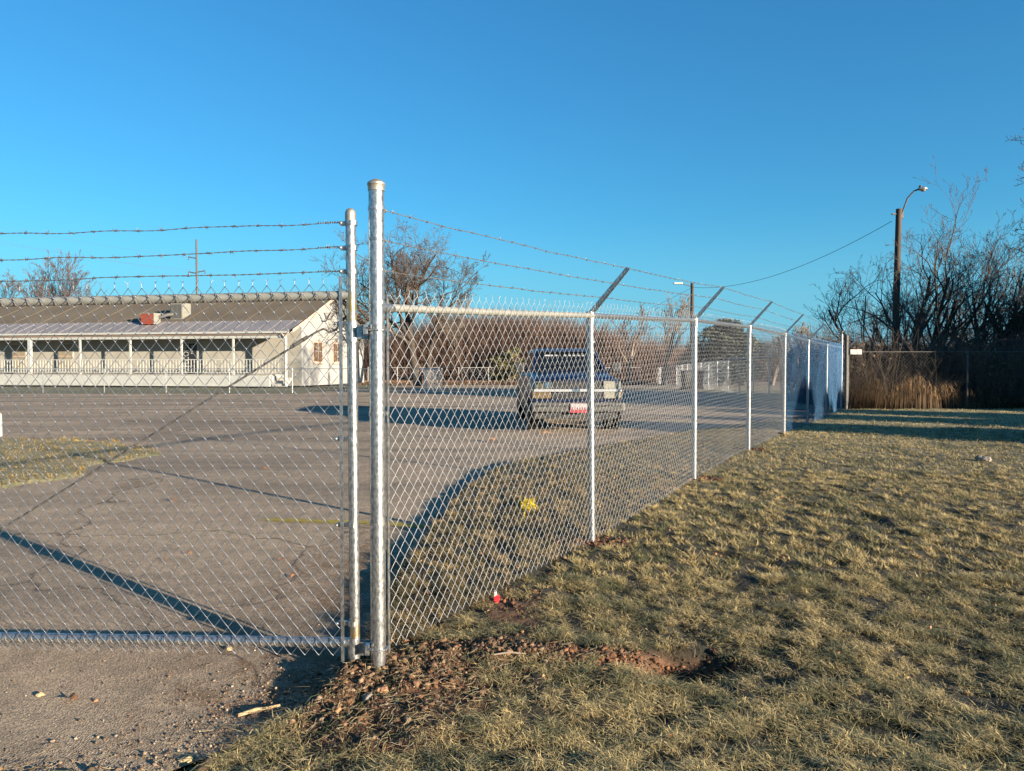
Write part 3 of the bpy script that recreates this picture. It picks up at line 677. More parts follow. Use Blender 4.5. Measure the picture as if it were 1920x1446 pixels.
MB().tube([gp(.02, bot_z(0)), gp(GL*.5, bot_z(GL*.5)), gp(GL, bot_z(GL))], .0255, 18).build('bottom_rail', M['galv'], gate, smooth=True)
# fabric
a0 = gp(.07, 0, .031); a1 = gp(GL-.05, 0, .031)
f_ = fabric(((a0.x, a0.y, bot_z(0)-.055, top_z(0)+.055), (a1.x, a1.y, bot_z(GL)-.05, top_z(GL)+.055)), wr=.0017, sides=5, seed=20, wob=.007, a=.0372, v=.0465)
np_part('mesh_fabric', f_, M['wire'], gate, stuff=True)
MB().box(gp(.058, 1.03, .026), (.016, .006, 1.98), (0, 0, math.atan2(GU.y, GU.x))).build('tension_bar', M['galv'], gate)
for zz in (2.29, 2.165, 2.045, 1.80-.02, 1.19, .745, .235):
    hi = zz > 1.95
    mb = MB().lathe([(.027, -.012), (.0305, -.012), (.0305, .012), (.027, .012)], tuple(gp(.008, zz)), 20)
    mb.box(gp(.055 if not hi else .045, zz, .004), (.055 if not hi else .035, .012, .024), (0, 0, math.atan2(GU.y, GU.x)))
    bt = mb.build('tension_band', M['galv'], gate)
    s_ = .088 if not hi else .058
    MB().tube([gp(s_, zz, -.012), gp(s_, zz, .022)], .004, 8).lathe([(.0005, -.006), (.008, -.003), (.009, .003), (.0005, .007)], tuple(gp(s_, zz, .022)), 10, axis='y').build('bolt', M['galv'], bt)
# tie wires along the rails
for zf, rr in ((top_z, .0235), (bot_z, .0255)):
    tv = []
    for k in range(44):
        s_ = .11+k*.0744
        if s_ > GL-.1: break
        c = gp(s_, zf(s_)); pts_ = [c+GN*(math.cos(a)*(rr+.002))+Vector((0, 0, math.sin(a)*(rr+.002)))+GU*(.006*i) for i, a in enumerate(np.linspace(-1.3, 4.6, 11))]
        tv.append([tuple(p) for p in pts_])
    np_part('tie_wires', tubes(np.array(tv), .0019, 4), M['barb'], gate, stuff=True)
# truss rod, behind the fabric, hooked to the stile
rod = [gp(.03, 1.83, -.01), gp(.055, 1.80, -.005), gp(.09, 1.75), gp(.125, 1.735), gp(.155, 1.755), gp(.20, 1.735)]+[gp(s, 1.735-(s-.2)*.602) for s in (.6, 1.1, 1.6, 2.1, 2.6)]
MB().tube(rod, .0055, 8).build('truss_rod', M['old_steel'], gate, smooth=True)
MB().tube([gp(.24, 1.713), gp(.33, 1.66)], .010, 8).build('turnbuckle', M['old_steel'], gate, smooth=True)
# gate barbed strands
for s_, (za, zb) in enumerate(((2.295, 2.263), (2.168, 2.128), (2.048, 2.018))):
    st, sp = barbed([gp(.06, za, .01), gp(2.0, zb, .01), gp(GL, zb-.01, .01)], seed=s_+80, sag=.006, wob=.0055, r0=.0019, spike=.016)
    ms_ = np_part('barbed_wire', st, M['barb'], gate)
    o = mesh_obj('barbs', np.asarray(sp[0])-np.array(tuple(G0)), sp[1], M['barb'], ms_); o['kind'] = 'stuff'
    # wrap coil near stile
    n_ = 40; u = np.linspace(0, 1, n_); cc = np.array([tuple(gp(.06+.12*q, za+math.sin(q*60)*.006, .01+math.cos(q*60)*.006)) for q in u])
    o = mesh_obj('wire_wrap', tubes(cc[None], .0018, 4)[0]-np.array(tuple(G0)), tubes(cc[None], .0018, 4)[1], M['barb'], ms_)
# hinges
M['blue_shade'] = M['galv']
for zz in (1.735, .105):
    xm, ym = FP[0][0], FP[0][1]
    hg = MB().lathe([(.027, -.052), (.0315, -.052), (.0315, .052), (.027, .052)], tuple(gp(.006, zz)), 22)
    c = gp(-.05, zz, .012); hg.box(c, (.06, .006, .07), (0, 0, math.atan2(GU.y, GU.x))); hg.box(gp(-.05, zz, -.02), (.06, .006, .07), (0, 0, math.atan2(GU.y, GU.x)))
    h_ = hg.build('hinge', M['galv'], gate, bevel=.0015)
    # J-bolt clamp round the thick post
    pts_ = [Vector((xm+math.cos(a)*(PR+.006), ym+math.sin(a)*(PR+.006), zz+.01)) for a in np.linspace(-2.9, 2.9, 22)]
    MB().tube(pts_, .0055, 8).build('u_bolt', M['galv'], h_)
    MB().box((xm-PR-.012, ym-.018, zz+.012), (.022, .055, .05)).tube([gp(-.05, zz+.0, -.03), gp(-.05, zz, .035)], .007, 8).tube([(xm-PR-.03, ym-.035, zz+.02), (xm-PR+.02, ym-.05, zz+.02)], .006, 8).build('hinge_bolt', M['galv'], h_, bevel=.002)
for o in [o for o in bpy.data.objects if o.parent and o.parent.parent and o.parent.parent == gate and o.name.startswith(('bolt', 'u_bolt', 'hinge_bolt'))]:
    for v in o.data.vertices: v.co = v.co - Vector(G0)   # their parts sit at the gate's origin

# ------------------------------------------------------------------ other fences
def plain_fence(name, label, pts, h, post_r, m_post, m_wire, a=.09, v=.11, wr=.003, rail=True, arms=False, rail_r=None, armdir=None, fab=True):
    root = thing(name, label, 'fence', pts[0])
    for i, p in enumerate(pts):
        MB().tube([(p[0], p[1], p[2]-.2), (p[0], p[1], p[2]+h)], post_r, 8).build('post', m_post, root, smooth=True)
        if arms:
            b0 = Vector((p[0], p[1], p[2]+h)); MB().tube([b0, b0+armdir*.3+Vector((0, 0, .3))], .015, 4).build('barbed_wire_arm', m_post, root)
    if rail:
        for i in range(len(pts)-1):
            p, q = Vector(pts[i]), Vector(pts[i+1]); MB().tube([p+Vector((0, 0, h-.02)), q+Vector((0, 0, h-.02))], rail_r or post_r*.75, 6).build('top_rail', m_post, root)
    if fab:
        out = []
        for i in range(len(pts)-1):
            p, q = pts[i], pts[i+1]; out.append(fabric(((p[0], p[1], p[2]+.03, p[2]+h), (q[0], q[1], q[2]+.03, q[2]+h)), a=a, v=v, wr=wr, sides=3, simple=True, wob=.01, top_barb=False, seed=i))
        np_part('mesh_fabric', joinVF(out), m_wire, root, stuff=True)
    if arms:
        for fr in (.3, .62, .95):
            out = tubes(np.array([[(p[0]+armdir.x*.3*fr, p[1]+armdir.y*.3*fr, p[2]+h+.3*fr) for p in pts]]), .003, 3)
            np_part('barbed_wire', out, M['barb'], root)
    return root
ds = [25.9, 28.8, 31.5, 34.3, 37.1, 40, 43, 45.8, 48.6, 51.5, 54.4, 57.3, 60.2, 63.1, 66, 69, 72, 75]
plain_fence('chain_link_fence', 'far side chain link fence with pale posts and barbed arms behind the two dark bins', [(10.1, 22.9, .28)]+[(8.08+.083*d, d, float(np.interp(d, [22, 30, 45, 75], [.29, .22, .05, -.32]))) for d in ds], 1.78, .03, M['galv'], M['wire_far'], arms=True, armdir=Vector((1, -.1, 0)))
plain_fence('low_chain_link_fence', 'low thin chain link fence standing in front of the white building porch', [(PX(px, 38.5), 38.5, .16) for px in (-270, -153, -36, 80, 195, 311, 430, 548, 637, 720)], 1.27, .022, M['galv'], M['wire_far'], a=.11, v=.13, wr=.0022)
plain_fence('boundary_fence', 'low pale boundary fence at the back in front of the brown brush', [(PX(px, 71), 71, -.13) for px in (690, 745, 802, 860, 916, 972, 1029, 1086, 1143, 1200)], 1.55, .03, M['white'], M['wire_far'], a=.2, v=.2, wr=.004)
plain_fence('old_fence', 'old dark chain link fence along the brush at the far edge of the lawn', [(PX(px, 22.6), 22.6, .28) for px in (1590, 1814, 2005, 2195, 2385, 2575)], 1.72, .03, M['old_steel'], M['old_steel'], a=.05, v=.055, wr=.0016, rail_r=.010)
for px, h in ((1587, 2.42), (1578, 2.55)):
    d = 22.3; o = MB().tube([(PX(px, d), d, -.1), (PX(px, d), d, h)], .05 if px == 1587 else .022, 10).lathe([(.055, 0), (.05, .03), (.001, .05)], (PX(px, d), d, h), 10).build('corner_post', M['old_steel'], None, smooth=True)
    tag(o, 'dark thick wooden post standing at the far fence corner' if px == 1587 else 'slim dark pole rising above the far fence corner', 'post')
sg = P(1605, 660, 22.5)
o = MB().box(sg, (.34, .012, .15)).build('sign', M['white'], None, bevel=.004); tag(o, 'small blank white sign wired to the old dark fence', 'sign')
# chain link gate leaves behind (open), mid distance
for k, (pa, da, pb, db) in enumerate(((776, 40, 822, 38.5), (796, 42.5, 829, 40))):
    rt = thing('small_gate', ['open low chain link gate leaf standing nearest below the big bare tree', 'second low gate leaf just behind the first below the big bare tree'][k], 'gate', (PX(pa, da), da, .15))
    a_, b_ = Vector((PX(pa, da), da, .2)), Vector((PX(pb, db), db, .2))
    mb = MB()
    for p in (a_, (a_+b_)/2, b_): mb.tube([p, p+Vector((0, 0, 1.2))], .02, 6)
    for z in (.05, 1.2): mb.tube([a_+Vector((0, 0, z)), b_+Vector((0, 0, z))], .018, 6)
    mb.build('frame', M['galv'], rt)
    np_part('mesh_fabric', fabric(((a_.x, a_.y, .25, 1.4), (b_.x, b_.y, .25, 1.4)), a=.06, v=.07, wr=.003, sides=3, simple=True, top_barb=False), M['wire_far'], rt, stuff=True)

# ------------------------------------------------------------------ building
BZ = .17
bl = thing('porch_building', 'long low white building with brown roof and railed porch behind the gate', 'building', (-14.66, 52.3, BZ), R(-11.5))
bm_ = bl.matrix_basis.copy(); bpy.context.view_layer.update(); bm_ = Matrix.Translation(bl.location) @ Euler((0, 0, R(-11.5))).to_matrix().to_4x4()
def loc_x(px, yl):
    k = (px-960)/FPX; c_, s_ = math.cos(R(-11.5)), math.sin(R(-11.5))
    # X = -14.66 + c*x - s*y ; Y = 52.3 + s*x + c*y ; X/Y = k
    return (k*(52.3+c_*yl)+14.66+s_*yl)/(c_-k*s_)
M['roof_up'] = mat('brown_metal_roof', (.105, .085, .062), .85, 0, (.135, .11, .08), .4, spec=.1)
M['roof_low'] = mat('pale_grey_porch_roof', (.20, .185, .185), .55, .3, (.25, .225, .22), .5, spec=.3)
M['pink_trim'] = mat('faded_pink_fascia', (.42, .26, .19), .7, 0, (.5, .34, .26), 6)
M['shade'] = mat('window_blind', (.22, .19, .135), .8, 0, (.18, .15, .105), 3)
M['amber'] = mat('amber_curtained_glass', (.16, .10, .06), .3, 0, (.05, .04, .035), 4)
M['unit'] = mat('grey_unit_casing', (.15, .145, .12), .7, 0, (.19, .185, .16), 6)
M['deck'] = mat('porch_boards', (.24, .22, .19), .8, 0, (.3, .28, .25), 4)
LB = 40.0; W = 11.0; EV = 4.45; RD = 6.75
def lb(name, mb, m, par=None, **k): return mb.build(name, m, par or bl, world=False, **k)
lb('front_wall', MB().box((-LB/2, .075, EV/2), (LB, .15, EV)), M['cream_wall'])
lb('gable_wall', MB().poly([(0, 0, 0), (0, W, 0), (0, W, EV), (0, W/2, RD), (0, 0, EV)], (.15, 0, 0)), M['white_wall'])
lb('rear_wall', MB().box((-LB/2, W-.075, EV/2), (LB, .15, EV)), M['cream_wall'])
# main roof: two planes with standing seams
def roof_plane(name, y0, z0, y1, z1, m, x0=-LB, x1=.55, th=.08):
    wide = 2.4 if name == 'roof' else .9
    rf = lb(name, MB().poly([(x0, y0, z0), (x1, y0, z0), (x1, y1, z1), (x0, y1, z1)], (0, 0, th)), m)
    mb = MB(); n = int((x1-x0)/wide); L_ = math.hypot(y1-y0, z1-z0); an = math.atan2(z1-z0, y1-y0)
    for i in range(n+1): mb.box((x0+i*wide, (y0+y1)/2, (z0+z1)/2+th+.012), (.025, L_, .03), (an, 0, 0))
    q = lb('roof_seams', mb, m, rf); q['kind'] = 'stuff'; return rf
roof_plane('roof', -.05, EV+.03, W/2, RD+.1, M['roof_up'])
roof_plane('roof', W+.5, EV-.15, W/2, RD+.1, M['roof_up'])
roof_plane('porch_roof', -1.95, 3.66, -.05, EV+.03, M['roof_low'], x1=.25, th=.06)
lb('gutter', MB().box((-LB/2, -2.04, 3.63), (LB+.5, .13, .13)), M['white'])
lb('fascia', MB().box((-LB/2, -1.92, 3.53), (LB+.3, .05, .12)), M['pink_trim'])
lb('porch_beam', MB().box((-LB/2, -1.82, 3.33), (LB, .14, .18)), M['white'])
lb('porch_ceiling', MB().poly([(-LB, -1.8, 3.43), (.1, -1.8, 3.43), (.1, -.02, 4.3), (-LB, -.02, 4.3)], (0, 0, .04)), M['deck'])
# bargeboards on the gable
for (ya, za, yb, zb) in ((-2.05, 3.62, -.05, EV-.03), (-.05, EV-.03, W/2, RD+.03), (W/2, RD+.03, W+.55, EV-.2)):
    lb('bargeboard', MB().poly([(.56, ya, za), (.56, yb, zb), (.56, yb, zb+.2), (.56, ya, za+.2)], (.04, 0, 0)), M['pink_trim'])
# curved hanging pipe on gable and siding lines
for z in (4.5, 4.9, 5.3, 5.7, 6.1): lb('siding_line', MB().box((.17, W/2, z), (.02, 2*(RD-z)/(RD-EV)*W/2*.93, .02)), M['cream_wall'])
# porch floor / skirt
lb('porch_skirt', MB().box((-LB/2-.6, -1.88, .36), (LB-1.2, .12, .72)), M['white'])
lb('porch_floor', MB().box((-LB/2-.6, -.95, .76), (LB-1.2, 1.95, .08)), M['deck'])
lb('skirt_end', MB().box((-1.15, -1.0, .36), (.12, 1.65, .72)), M['white_wall'])
FR = -1.82
for px in (-220, -130, -37, 57, 151, 245, 341, 438, 536):
    x = loc_x(px, FR); thick = px in (57, 536, -220)
    w_ = .24 if px == 57 else (.16 if px == 536 else .13)
    lb('porch_post', MB().box((x, FR, (3.24+(.0 if thick else .8))/2), (w_, w_*.8, 3.24-(.0 if thick else .8))), M['white'], bevel=.01)
xd = loc_x(536, FR)
lb('downspout', MB().tube([(xd-.25, FR-.1, 3.58), (xd+.05, FR-.15, 3.2), (xd+.05, FR-.15, .1)], .05, 8), M['white'])
# railing
x0, x1 = loc_x(-260, FR), loc_x(531, FR)
for z, name in ((1.82, 'rail_top'), (.93, 'rail_bottom')): lb(name, MB().box(((x0+x1)/2, FR-.02, z), (x1-x0, .06, .05)), M['white'])
bal = MB().box((0, 0, 1.375), (.045, .04, .84)).build('baluster', M['white'], bl, world=False)
nb = 150; first = True
for i in range(nb):
    xx = x0+.1+(x1-x0-.2)*i/(nb-1)
    if i % 7 == 3 and i % 4 == 1: continue
    o = bal if first else bal.copy()
    if not first: C.objects.link(o); o.parent = bl
    first = False; o.location = (xx, FR-.02, 0)
# front windows and door
def window(xc, w, z0, z1, glass, label=None, yy=-.01):
    f_ = lb('window', MB().box((xc, yy, (z0+z1)/2), (w, .06, z1-z0)), M['white'])
    lb('pane', MB().box((xc, yy-.035, (z0+z1)/2), (w-.14, .03, z1-z0-.14)), glass, f_)
    lb('sash_bar', MB().box((xc, yy-.055, z0+(z1-z0)*.5), (w-.14, .03, .05)), M['pink_trim'], f_)
    return f_
for px in (36, 124, -60, -150): window(loc_x(px, 0), 1.35, 1.15, 3.05, M['shade'])
dx = loc_x(357, 0)
lb('door_frame', MB().box((dx, -.01, 1.92), (1.35, .05, 2.28)), M['white'])
dr = lb('door', MB().box((dx, -.05, 1.9), (1.1, .05, 2.16)), M['black'])
def text_part(body, size, mx, m, parent, name='lettering', extr=.006):
    cu = bpy.data.curves.new(name, 'FONT'); cu.body = body; cu.size = size; cu.extrude = extr; cu.align_x = 'CENTER'; cu.align_y = 'CENTER'
    to = bpy.data.objects.new(name, cu); C.objects.link(to); bpy.context.view_layer.update()
    me = bpy.data.meshes.new_from_object(to.evaluated_get(bpy.context.evaluated_depsgraph_get())); bpy.data.objects.remove(to)
    me.transform(mx); me.materials.append(m); me.name = name
    o = bpy.data.objects.new(name, me); C.objects.link(o); o.parent = parent; return o
face = Euler((R(90), 0, 0)).to_matrix().to_4x4(); rot90 = Euler((0, 0, R(90))).to_matrix().to_4x4()
text_part('WELCOME', .62, Matrix.Translation((dx-.25, -.085, 1.9)) @ face @ rot90 @ Matrix.Diagonal((.74, 1, 1, 1)), M['white'], dr)
text_part('Home', .26, Matrix.Translation((dx+.2, -.085, 2.55)) @ face @ rot90, M['white'], dr)
# gable windows
for yc in (2.45, 5.67):
    f_ = lb('window', MB().box((.16, yc, 2.38), (.06, 1.5, 1.55)), M['pink_trim'])
    lb('pane', MB().box((.2, yc, 2.38), (.03, 1.3, 1.35)), M['amber'], f_)
    for k in (0,): lb('glazing_bar', MB().box((.222, yc+k, 2.38), (.02, .03, 1.35)), M['white'], f_)
    lb('glazing_bar', MB().box((.222, yc, 2.45), (.024, 1.3, .03)), M['white'], f_)
    lb('window_sill', MB().box((.24, yc, 1.57), (.14, 1.6, .07)), M['pink_trim'], f_)
# steps with little rail at the porch end
for k in range(3): lb('step', MB().box((-.55+.0, -1.1+k*.32-.6, .1+.19*k), (1.0, .34, .2+.0)), M['concrete'])
# roof top unit and red vent box
c_ = lambda px, yl: loc_x(px, yl)
ux_ = c_(340, .9)
u = lb('air_conditioner', MB().box((ux_, .9, 5.3), (1.0, 1.0, 1.25)), M['unit'], bevel=.02)
for k in range(9): lb('louvre', MB().box((ux_-.4+k*.1, .385, 5.32), (.03, .03, 1.0)), M['old_steel'], u)
rx = c_(287, -.2)
u2 = lb('red_vent_box', MB().box((rx, -.4, 4.72), (1.0, .7, .75)), M['red']); lb('vent_cover', MB().box((rx+.52, -.4, 4.74), (.06, .72, .8)).box((rx, -.4, 5.12), (1.12, .8, .05)), M['unit'], u2)
lb('duct', MB().tube([(rx+.55, -.2, 4.85), (rx+.95, .15, 5.05), (rx+1.25, .5, 5.12)], .13, 10), M['old_steel'], u2)
lb('lamp_bracket', MB().tube([(-.2, -2.1, 3.55), (-.0, -2.1, 3.3)], .03, 6), M['white'])
lb('hanging_pipe', MB().tube([(.62, 2.6, 5.2), (.66, 2.9, 4.75), (.66, 3.6, 4.8), (.66, 4.4, 5.5)], .06, 8), M['old_steel'])

# ------------------------------------------------------------------ vehicle
M['blue_paint'] = mat('dark_blue_car_paint', (.002, .007, .028), .35, .1, spec=.4, coat=.2)
M['grey_trim'] = mat('dusty_grey_bumper', (.05, .048, .043), .5, .2, (.085, .08, .07), 12)
M['lens'] = mat('headlamp_lens', (.30, .28, .22), .15, .4, (.42, .39, .31), 18)
M['lens_shaded'] = mat('shaded_headlamp_lens', (.07, .065, .05), .2, .3, (.13, .12, .09), 18)  # darker copy of the headlamp lens, shade on the left side painted in
M['bar'] = mat('bright_trim_bar', (.45, .45, .45), .35, .5)
M['valance'] = mat('dark_valance_plastic', (.018, .016, .014), .7, 0, (.032, .029, .024), 8)
M['letter'] = mat('white_lettering', (.30, .30, .31), .6)
M['amber_lens'] = mat('amber_lens', (.10, .06, .025), .25, .1, (.14, .11, .06), 14)
M['plate_red'] = mat('red_plate', (.25, .03, .04), .5)
M['plate_white'] = mat('white_plate', (.27, .26, .26), .5)
CX, CY = PX(1083, 16.0), 16.0
car = thing('parked_car', 'dark blue utility vehicle parked facing the fence with red and white front plate', 'car', (CX, CY, float(lot_z(CX, CY+1.5))), R(3))
def cb(name, mb, m, par=None, **k): return mb.build(name, m, par or car, world=False, **k)
def loft(secs):
    """secs: list of (y, [(x,z)...]) same counts"""
    mb = MB(); n = len(secs[0][1]); vs = []; fs = []
    for y, pr in secs: vs += [(x, y, z) for x, z in pr]
    for i in range(len(secs)-1):
        for k in range(n): fs.append([i*n+k, i*n+(k+1) % n, (i+1)*n+(k+1) % n, (i+1)*n+k])
    fs += [list(range(n))[::-1], [(len(secs)-1)*n+k for k in range(n)]]
    return mb.add(vs, fs)
def sec(y, w, zb, zt, cr=.0):
    return (y, [(-w+.05, zb), (-w, zb+.1), (-w, zt-.25), (-w+.03, zt-.10), (-w+.14, zt-.02), (-w*.4, zt+cr), (w*.4, zt+cr), (w-.14, zt-.02), (w-.03, zt-.10), (w, zt-.25), (w, zb+.1), (w-.05, zb)])
cb('body', loft([sec(.05, .93, .5, 1.13), sec(.16, .97, .42, 1.17, .01), sec(.6, .985, .4, 1.22, .03), sec(1.35, .99, .4, 1.29, .03), sec(1.55, .99, .4, 1.3, .0), sec(3.0, .995, .4, 1.28), sec(4.9, .99, .4, 1.26), sec(5.3, .95, .5, 1.2)]), M['blue_paint'], smooth=True)
# cabin: glasshouse and painted roof + pillars
cab = lambda s, y0, z0: 0
def cabsec(y, wb, wt, zb, zt): return (y, [(-wb, zb), (-wt, zt), (wt, zt), (wb, zb)])
cb('windows', loft([cabsec(1.38, .86, .855, 1.27, 1.272), cabsec(2.0, .88, .70, 1.25, 1.74), cabsec(4.85, .88, .70, 1.25, 1.74), cabsec(5.15, .86, .80, 1.22, 1.3)]), M['glass'])
cb('roof', loft([(1.93, [(-.68, 1.74), (-.64, 1.765), (.64, 1.765), (.68, 1.74)]), (2.15, [(-.72, 1.74), (-.66, 1.83), (.66, 1.83), (.72, 1.74)]), (4.7, [(-.72, 1.74), (-.66, 1.83), (.66, 1.83), (.72, 1.74)]), (4.95, [(-.7, 1.70), (-.64, 1.77), (.64, 1.77), (.7, 1.70)])]), M['blue_paint'], smooth=True)
for s in (-1, 1):
    cb('windshield_pillar', MB().poly([(s*.875, 1.36, 1.27), (s*.79, 1.33, 1.275), (s*.645, 1.95, 1.76), (s*.71, 1.99, 1.76)], (0, .05, .02)), M['blue_paint'])
    for y in (2.9, 4.0): cb('door_pillar', MB().poly([(s*.89, y, 1.25), (s*.89, y+.12, 1.25), (s*.712, y+.12, 1.75), (s*.712, y, 1.75)], (s*.01, 0, 0)), M['blue_paint'])
    mr = cb('side_mirror', MB().box((s*1.13, 1.62, 1.38), (.2, .12, .23)).box((s*1.0, 1.66, 1.33), (.12, .06, .06)), M['black'], bevel=.02)
    cb('mirror_glass', MB().box((s*1.13, 1.688, 1.38), (.16, .01, .19)), M['chrome'], mr)
    x0_ = s*.735
    hl = cb('headlight', MB().box((x0_, .045, 1.005), (.36, .10, .165)), M['lens' if s > 0 else 'lens_shaded'], bevel=.012)
    if s < 0: cb('bulb_reflector', MB().lathe([(.07, -.012), (.03, .002), (.001, .01)], (x0_+.1, -.002, 1.005), 12, axis='y'), M['chrome'], hl)
    cb('signal_lamp', MB().box((s*.74, .05, .80), (.35, .10, .16)), M['lens' if s > 0 else 'amber_lens'], bevel=.012)  # left lamp takes the darker lens, shade painted in
    cb('corner_lamp', MB().box((s*.935, .07, .82), (.045, .14, .17)), M['amber_lens'], bevel=.008)
cb('grille', MB().box((0, .07, .9), (1.08, .08, .36)), M['black'])
for k in range(6):
    cb('grille_slat', MB().box((0, .022, .755+k*.052+(.03 if k > 2 else 0)), (1.06, .02, .013)), M['black'])
cb('chrome_bar', MB().box((0, .0, .893), (1.86, .06, .055)), M['bar'], bevel=.008)
cb('emblem', MB().box((-.02, -.035, .893), (.17, .02, .07)), M['chrome'], bevel=.01)
bmp = cb('bumper', MB().box((0, -.06, .545), (1.96, .22, .20)), M['grey_trim'], bevel=.03)
cb('bumper_strip', MB().box((0, -.178, .575), (1.8, .015, .03)), M['black'], bmp)
va = cb('valance', MB().box((0, .03, .375), (1.86, .14, .17)), M['valance'], bevel=.02)
for s in (-1, 1): cb('fog_opening', MB().box((s*.5, -.045, .38), (.34, .02, .10)), M['black'], va)
pl = cb('license_plate', MB().box((.02, -.19, .53), (.40, .012, .20)), M['plate_red'], bevel=.004)
cb('plate_band', MB().box((.02, -.198, .585), (.38, .006, .08)), M['plate_white'], pl)
for k in range(6): cb('plate_mark', MB().box((-.11+k*.052, -.2, .525), (.03, .006, .055)), M['plate_white'], pl)
cb('underbody', MB().box((0, 2.6, .36), (1.5, 4.6, .14)), M['black'])
for s in (-1, 1): cb('wiper', MB().tube([(s*.12+.1, 1.33, 1.30), (s*.12-.35, 1.55, 1.47)], .01, 5), M['black'])
for k in range(9):
    if k == 3: continue
    w_ = .15 if k < 1 else .06
    cb('windshield_lettering', MB().box((-.46+k*.105, 1.80, 1.655), (w_*.8, .008, .038), (R(-38), 0, 0)), M['letter'])
whl = None
for s in (-1, 1):
    for y in (.95, 4.3):
        tire = cb('wheel', MB().lathe([(.22, -.12), (.34, -.12), (.37, -.09), (.375, 0), (.37, .09), (.34, .12), (.22, .12)], (s*.85, y, .375), 24, axis='x'), M['rubber'], smooth=True)
        cb('rim', MB().lathe([(.22, -.10), (.20, s*.06), (.08, s*.07), (.05, s*.1), (.001, s*.105)] if s > 0 else [(.22, .10), (.20, -.06), (.08, -.07), (.05, -.1), (.001, -.105)], (s*.85, y, .375), 20, axis='x'), M['grey_trim'], tire)
        cb('wheel_arch', MB().lathe([(.40, -.02), (.455, -.02), (.455, .02), (.40, .02)], (s*.985, y, .40), 24, axis='x'), M['black'])

# ------------------------------------------------------------------ bins
for k, px in enumerate((1289, 1310)):
    d = 44+k*1.2; x = PX(px, d); z = float(lot_z(x, d))
    bn = thing('trash_bin', ['tall black wheeled trash bin standing left of the fence post gap', 'right hand black wheeled trash bin beside its twin'][k], 'trash bin', (x, d, z), group='two dark bins on the far lot')
    bn.rotation_euler = (0, 0, R(8-20*k))
    mb = MB().add([(-.23, -.25, .06), (.23, -.25, .06), (.23, .25, .06), (-.23, .25, .06), (-.3, -.33, 1.05), (.3, -.33, 1.05), (.3, .33, 1.05), (-.3, .33, 1.05)], [[3, 2, 1, 0], [4, 5, 6, 7], [0, 1, 5, 4], [1, 2, 6, 5], [2, 3, 7, 6], [3, 0, 4, 7]])
    mb.build('bin_body', M['black'], bn, world=False, bevel=.02)
    MB().box((0, 0, 1.09), (.66, .74, .07), (R(3), 0, 0)).build('lid', M['black'], bn, world=False, bevel=.015)
    for s in (-1, 1): MB().lathe([(.11, -.03), (.12, 0), (.11, .03)], (s*.27, .24, .12), 12, axis='x').build('wheel', M['rubber'], bn, world=False)
    MB().tube([(-.25, .38, 1.0), (.25, .38, 1.0)], .02, 6).build('handle', M['black'], bn, world=False)

# ------------------------------------------------------------------ poles, lamps, cables
d = 33.0; x = PX(1679, d); ztop = P(1681, 392, d).z
lp = thing('street_lamp', 'tall wooden lamp pole with a curved arm rising from the brush at right', 'street lamp', (x, d, .2))
MB().tube([(x-.02, d, -.2), (x, d, ztop*.5), (x+.06, d, ztop)], [.155, .14, .12], 14).build('pole', M['pole_wood'], lp, smooth=True)
pa = Vector((x+.12, d-.05, ztop-.35)); pe = P(1722, 355, d-.4)
arm = [pa, pa+Vector((.12, 0, .35)), pa+(pe-pa)*.45+Vector((-.05, 0, .28)), pa+(pe-pa)*.75+Vector((0, 0, .22)), pe]
MB().tube(arm, .035, 8).build('lamp_arm', M['old_steel'], lp, smooth=True)
hd = MB().lathe([(.001, -.1), (.09, -.06), (.13, 0), (.10, .06), (.03, .09), (.001, .1)], (0, 0, 0), 12).v
mh = MB().lathe([(.001, -.20), (.10, -.14), (.13, 0), (.12, .12), (.06, .22), (.001, .25)], (0, 0, 0), 12, axis='x')
mh.v = [tuple(Vector((v[0], v[1], v[2]*.7))+pe+Vector((.16, 0, .02))) for v in mh.v]
mh.build('lamp_head', M['galv'], lp, smooth=True)
MB().lathe([(.001, -.09), (.09, -.06), (.12, 0)], tuple(pe+Vector((.2, 0, -.02))), 12).build('lamp_lens', M['lens'], lp, smooth=True)
MB().lathe([(.05, -.04), (.06, 0), (.05, .05)], tuple(pe+Vector((.08, 0, .11))), 8).build('photocell', M['black'], lp)
MB().box((x-.16, d, ztop-.22), (.16, .1, .06)).box((x+.18, d, ztop-.3), (.12, .12, .22)).build('bracket', M['old_steel'], lp)
d2 = 55.0; x2 = PX(1297, d2); z2 = P(1297, 531, d2).z
lp2 = thing('street_lamp', 'distant dark pole with a short lamp pointing left behind the fence arms', 'street lamp', (x2, d2, 0))
MB().tube([(x2, d2, -.3), (x2, d2, z2)], [.16, .12], 12).build('pole', M['pole_wood'], lp2, smooth=True)
q = P(1270, 531, d2)
MB().tube([(x2, d2, z2-.25), (x2-.5, d2, z2-.12), tuple(q+Vector((.3, 0, -.02)))], .035, 6).build('lamp_arm', M['galv'], lp2)
MB().box(q+Vector((.05, 0, -.02)), (.65, .25, .14)).build('lamp_head', M['white'], lp2, bevel=.04)
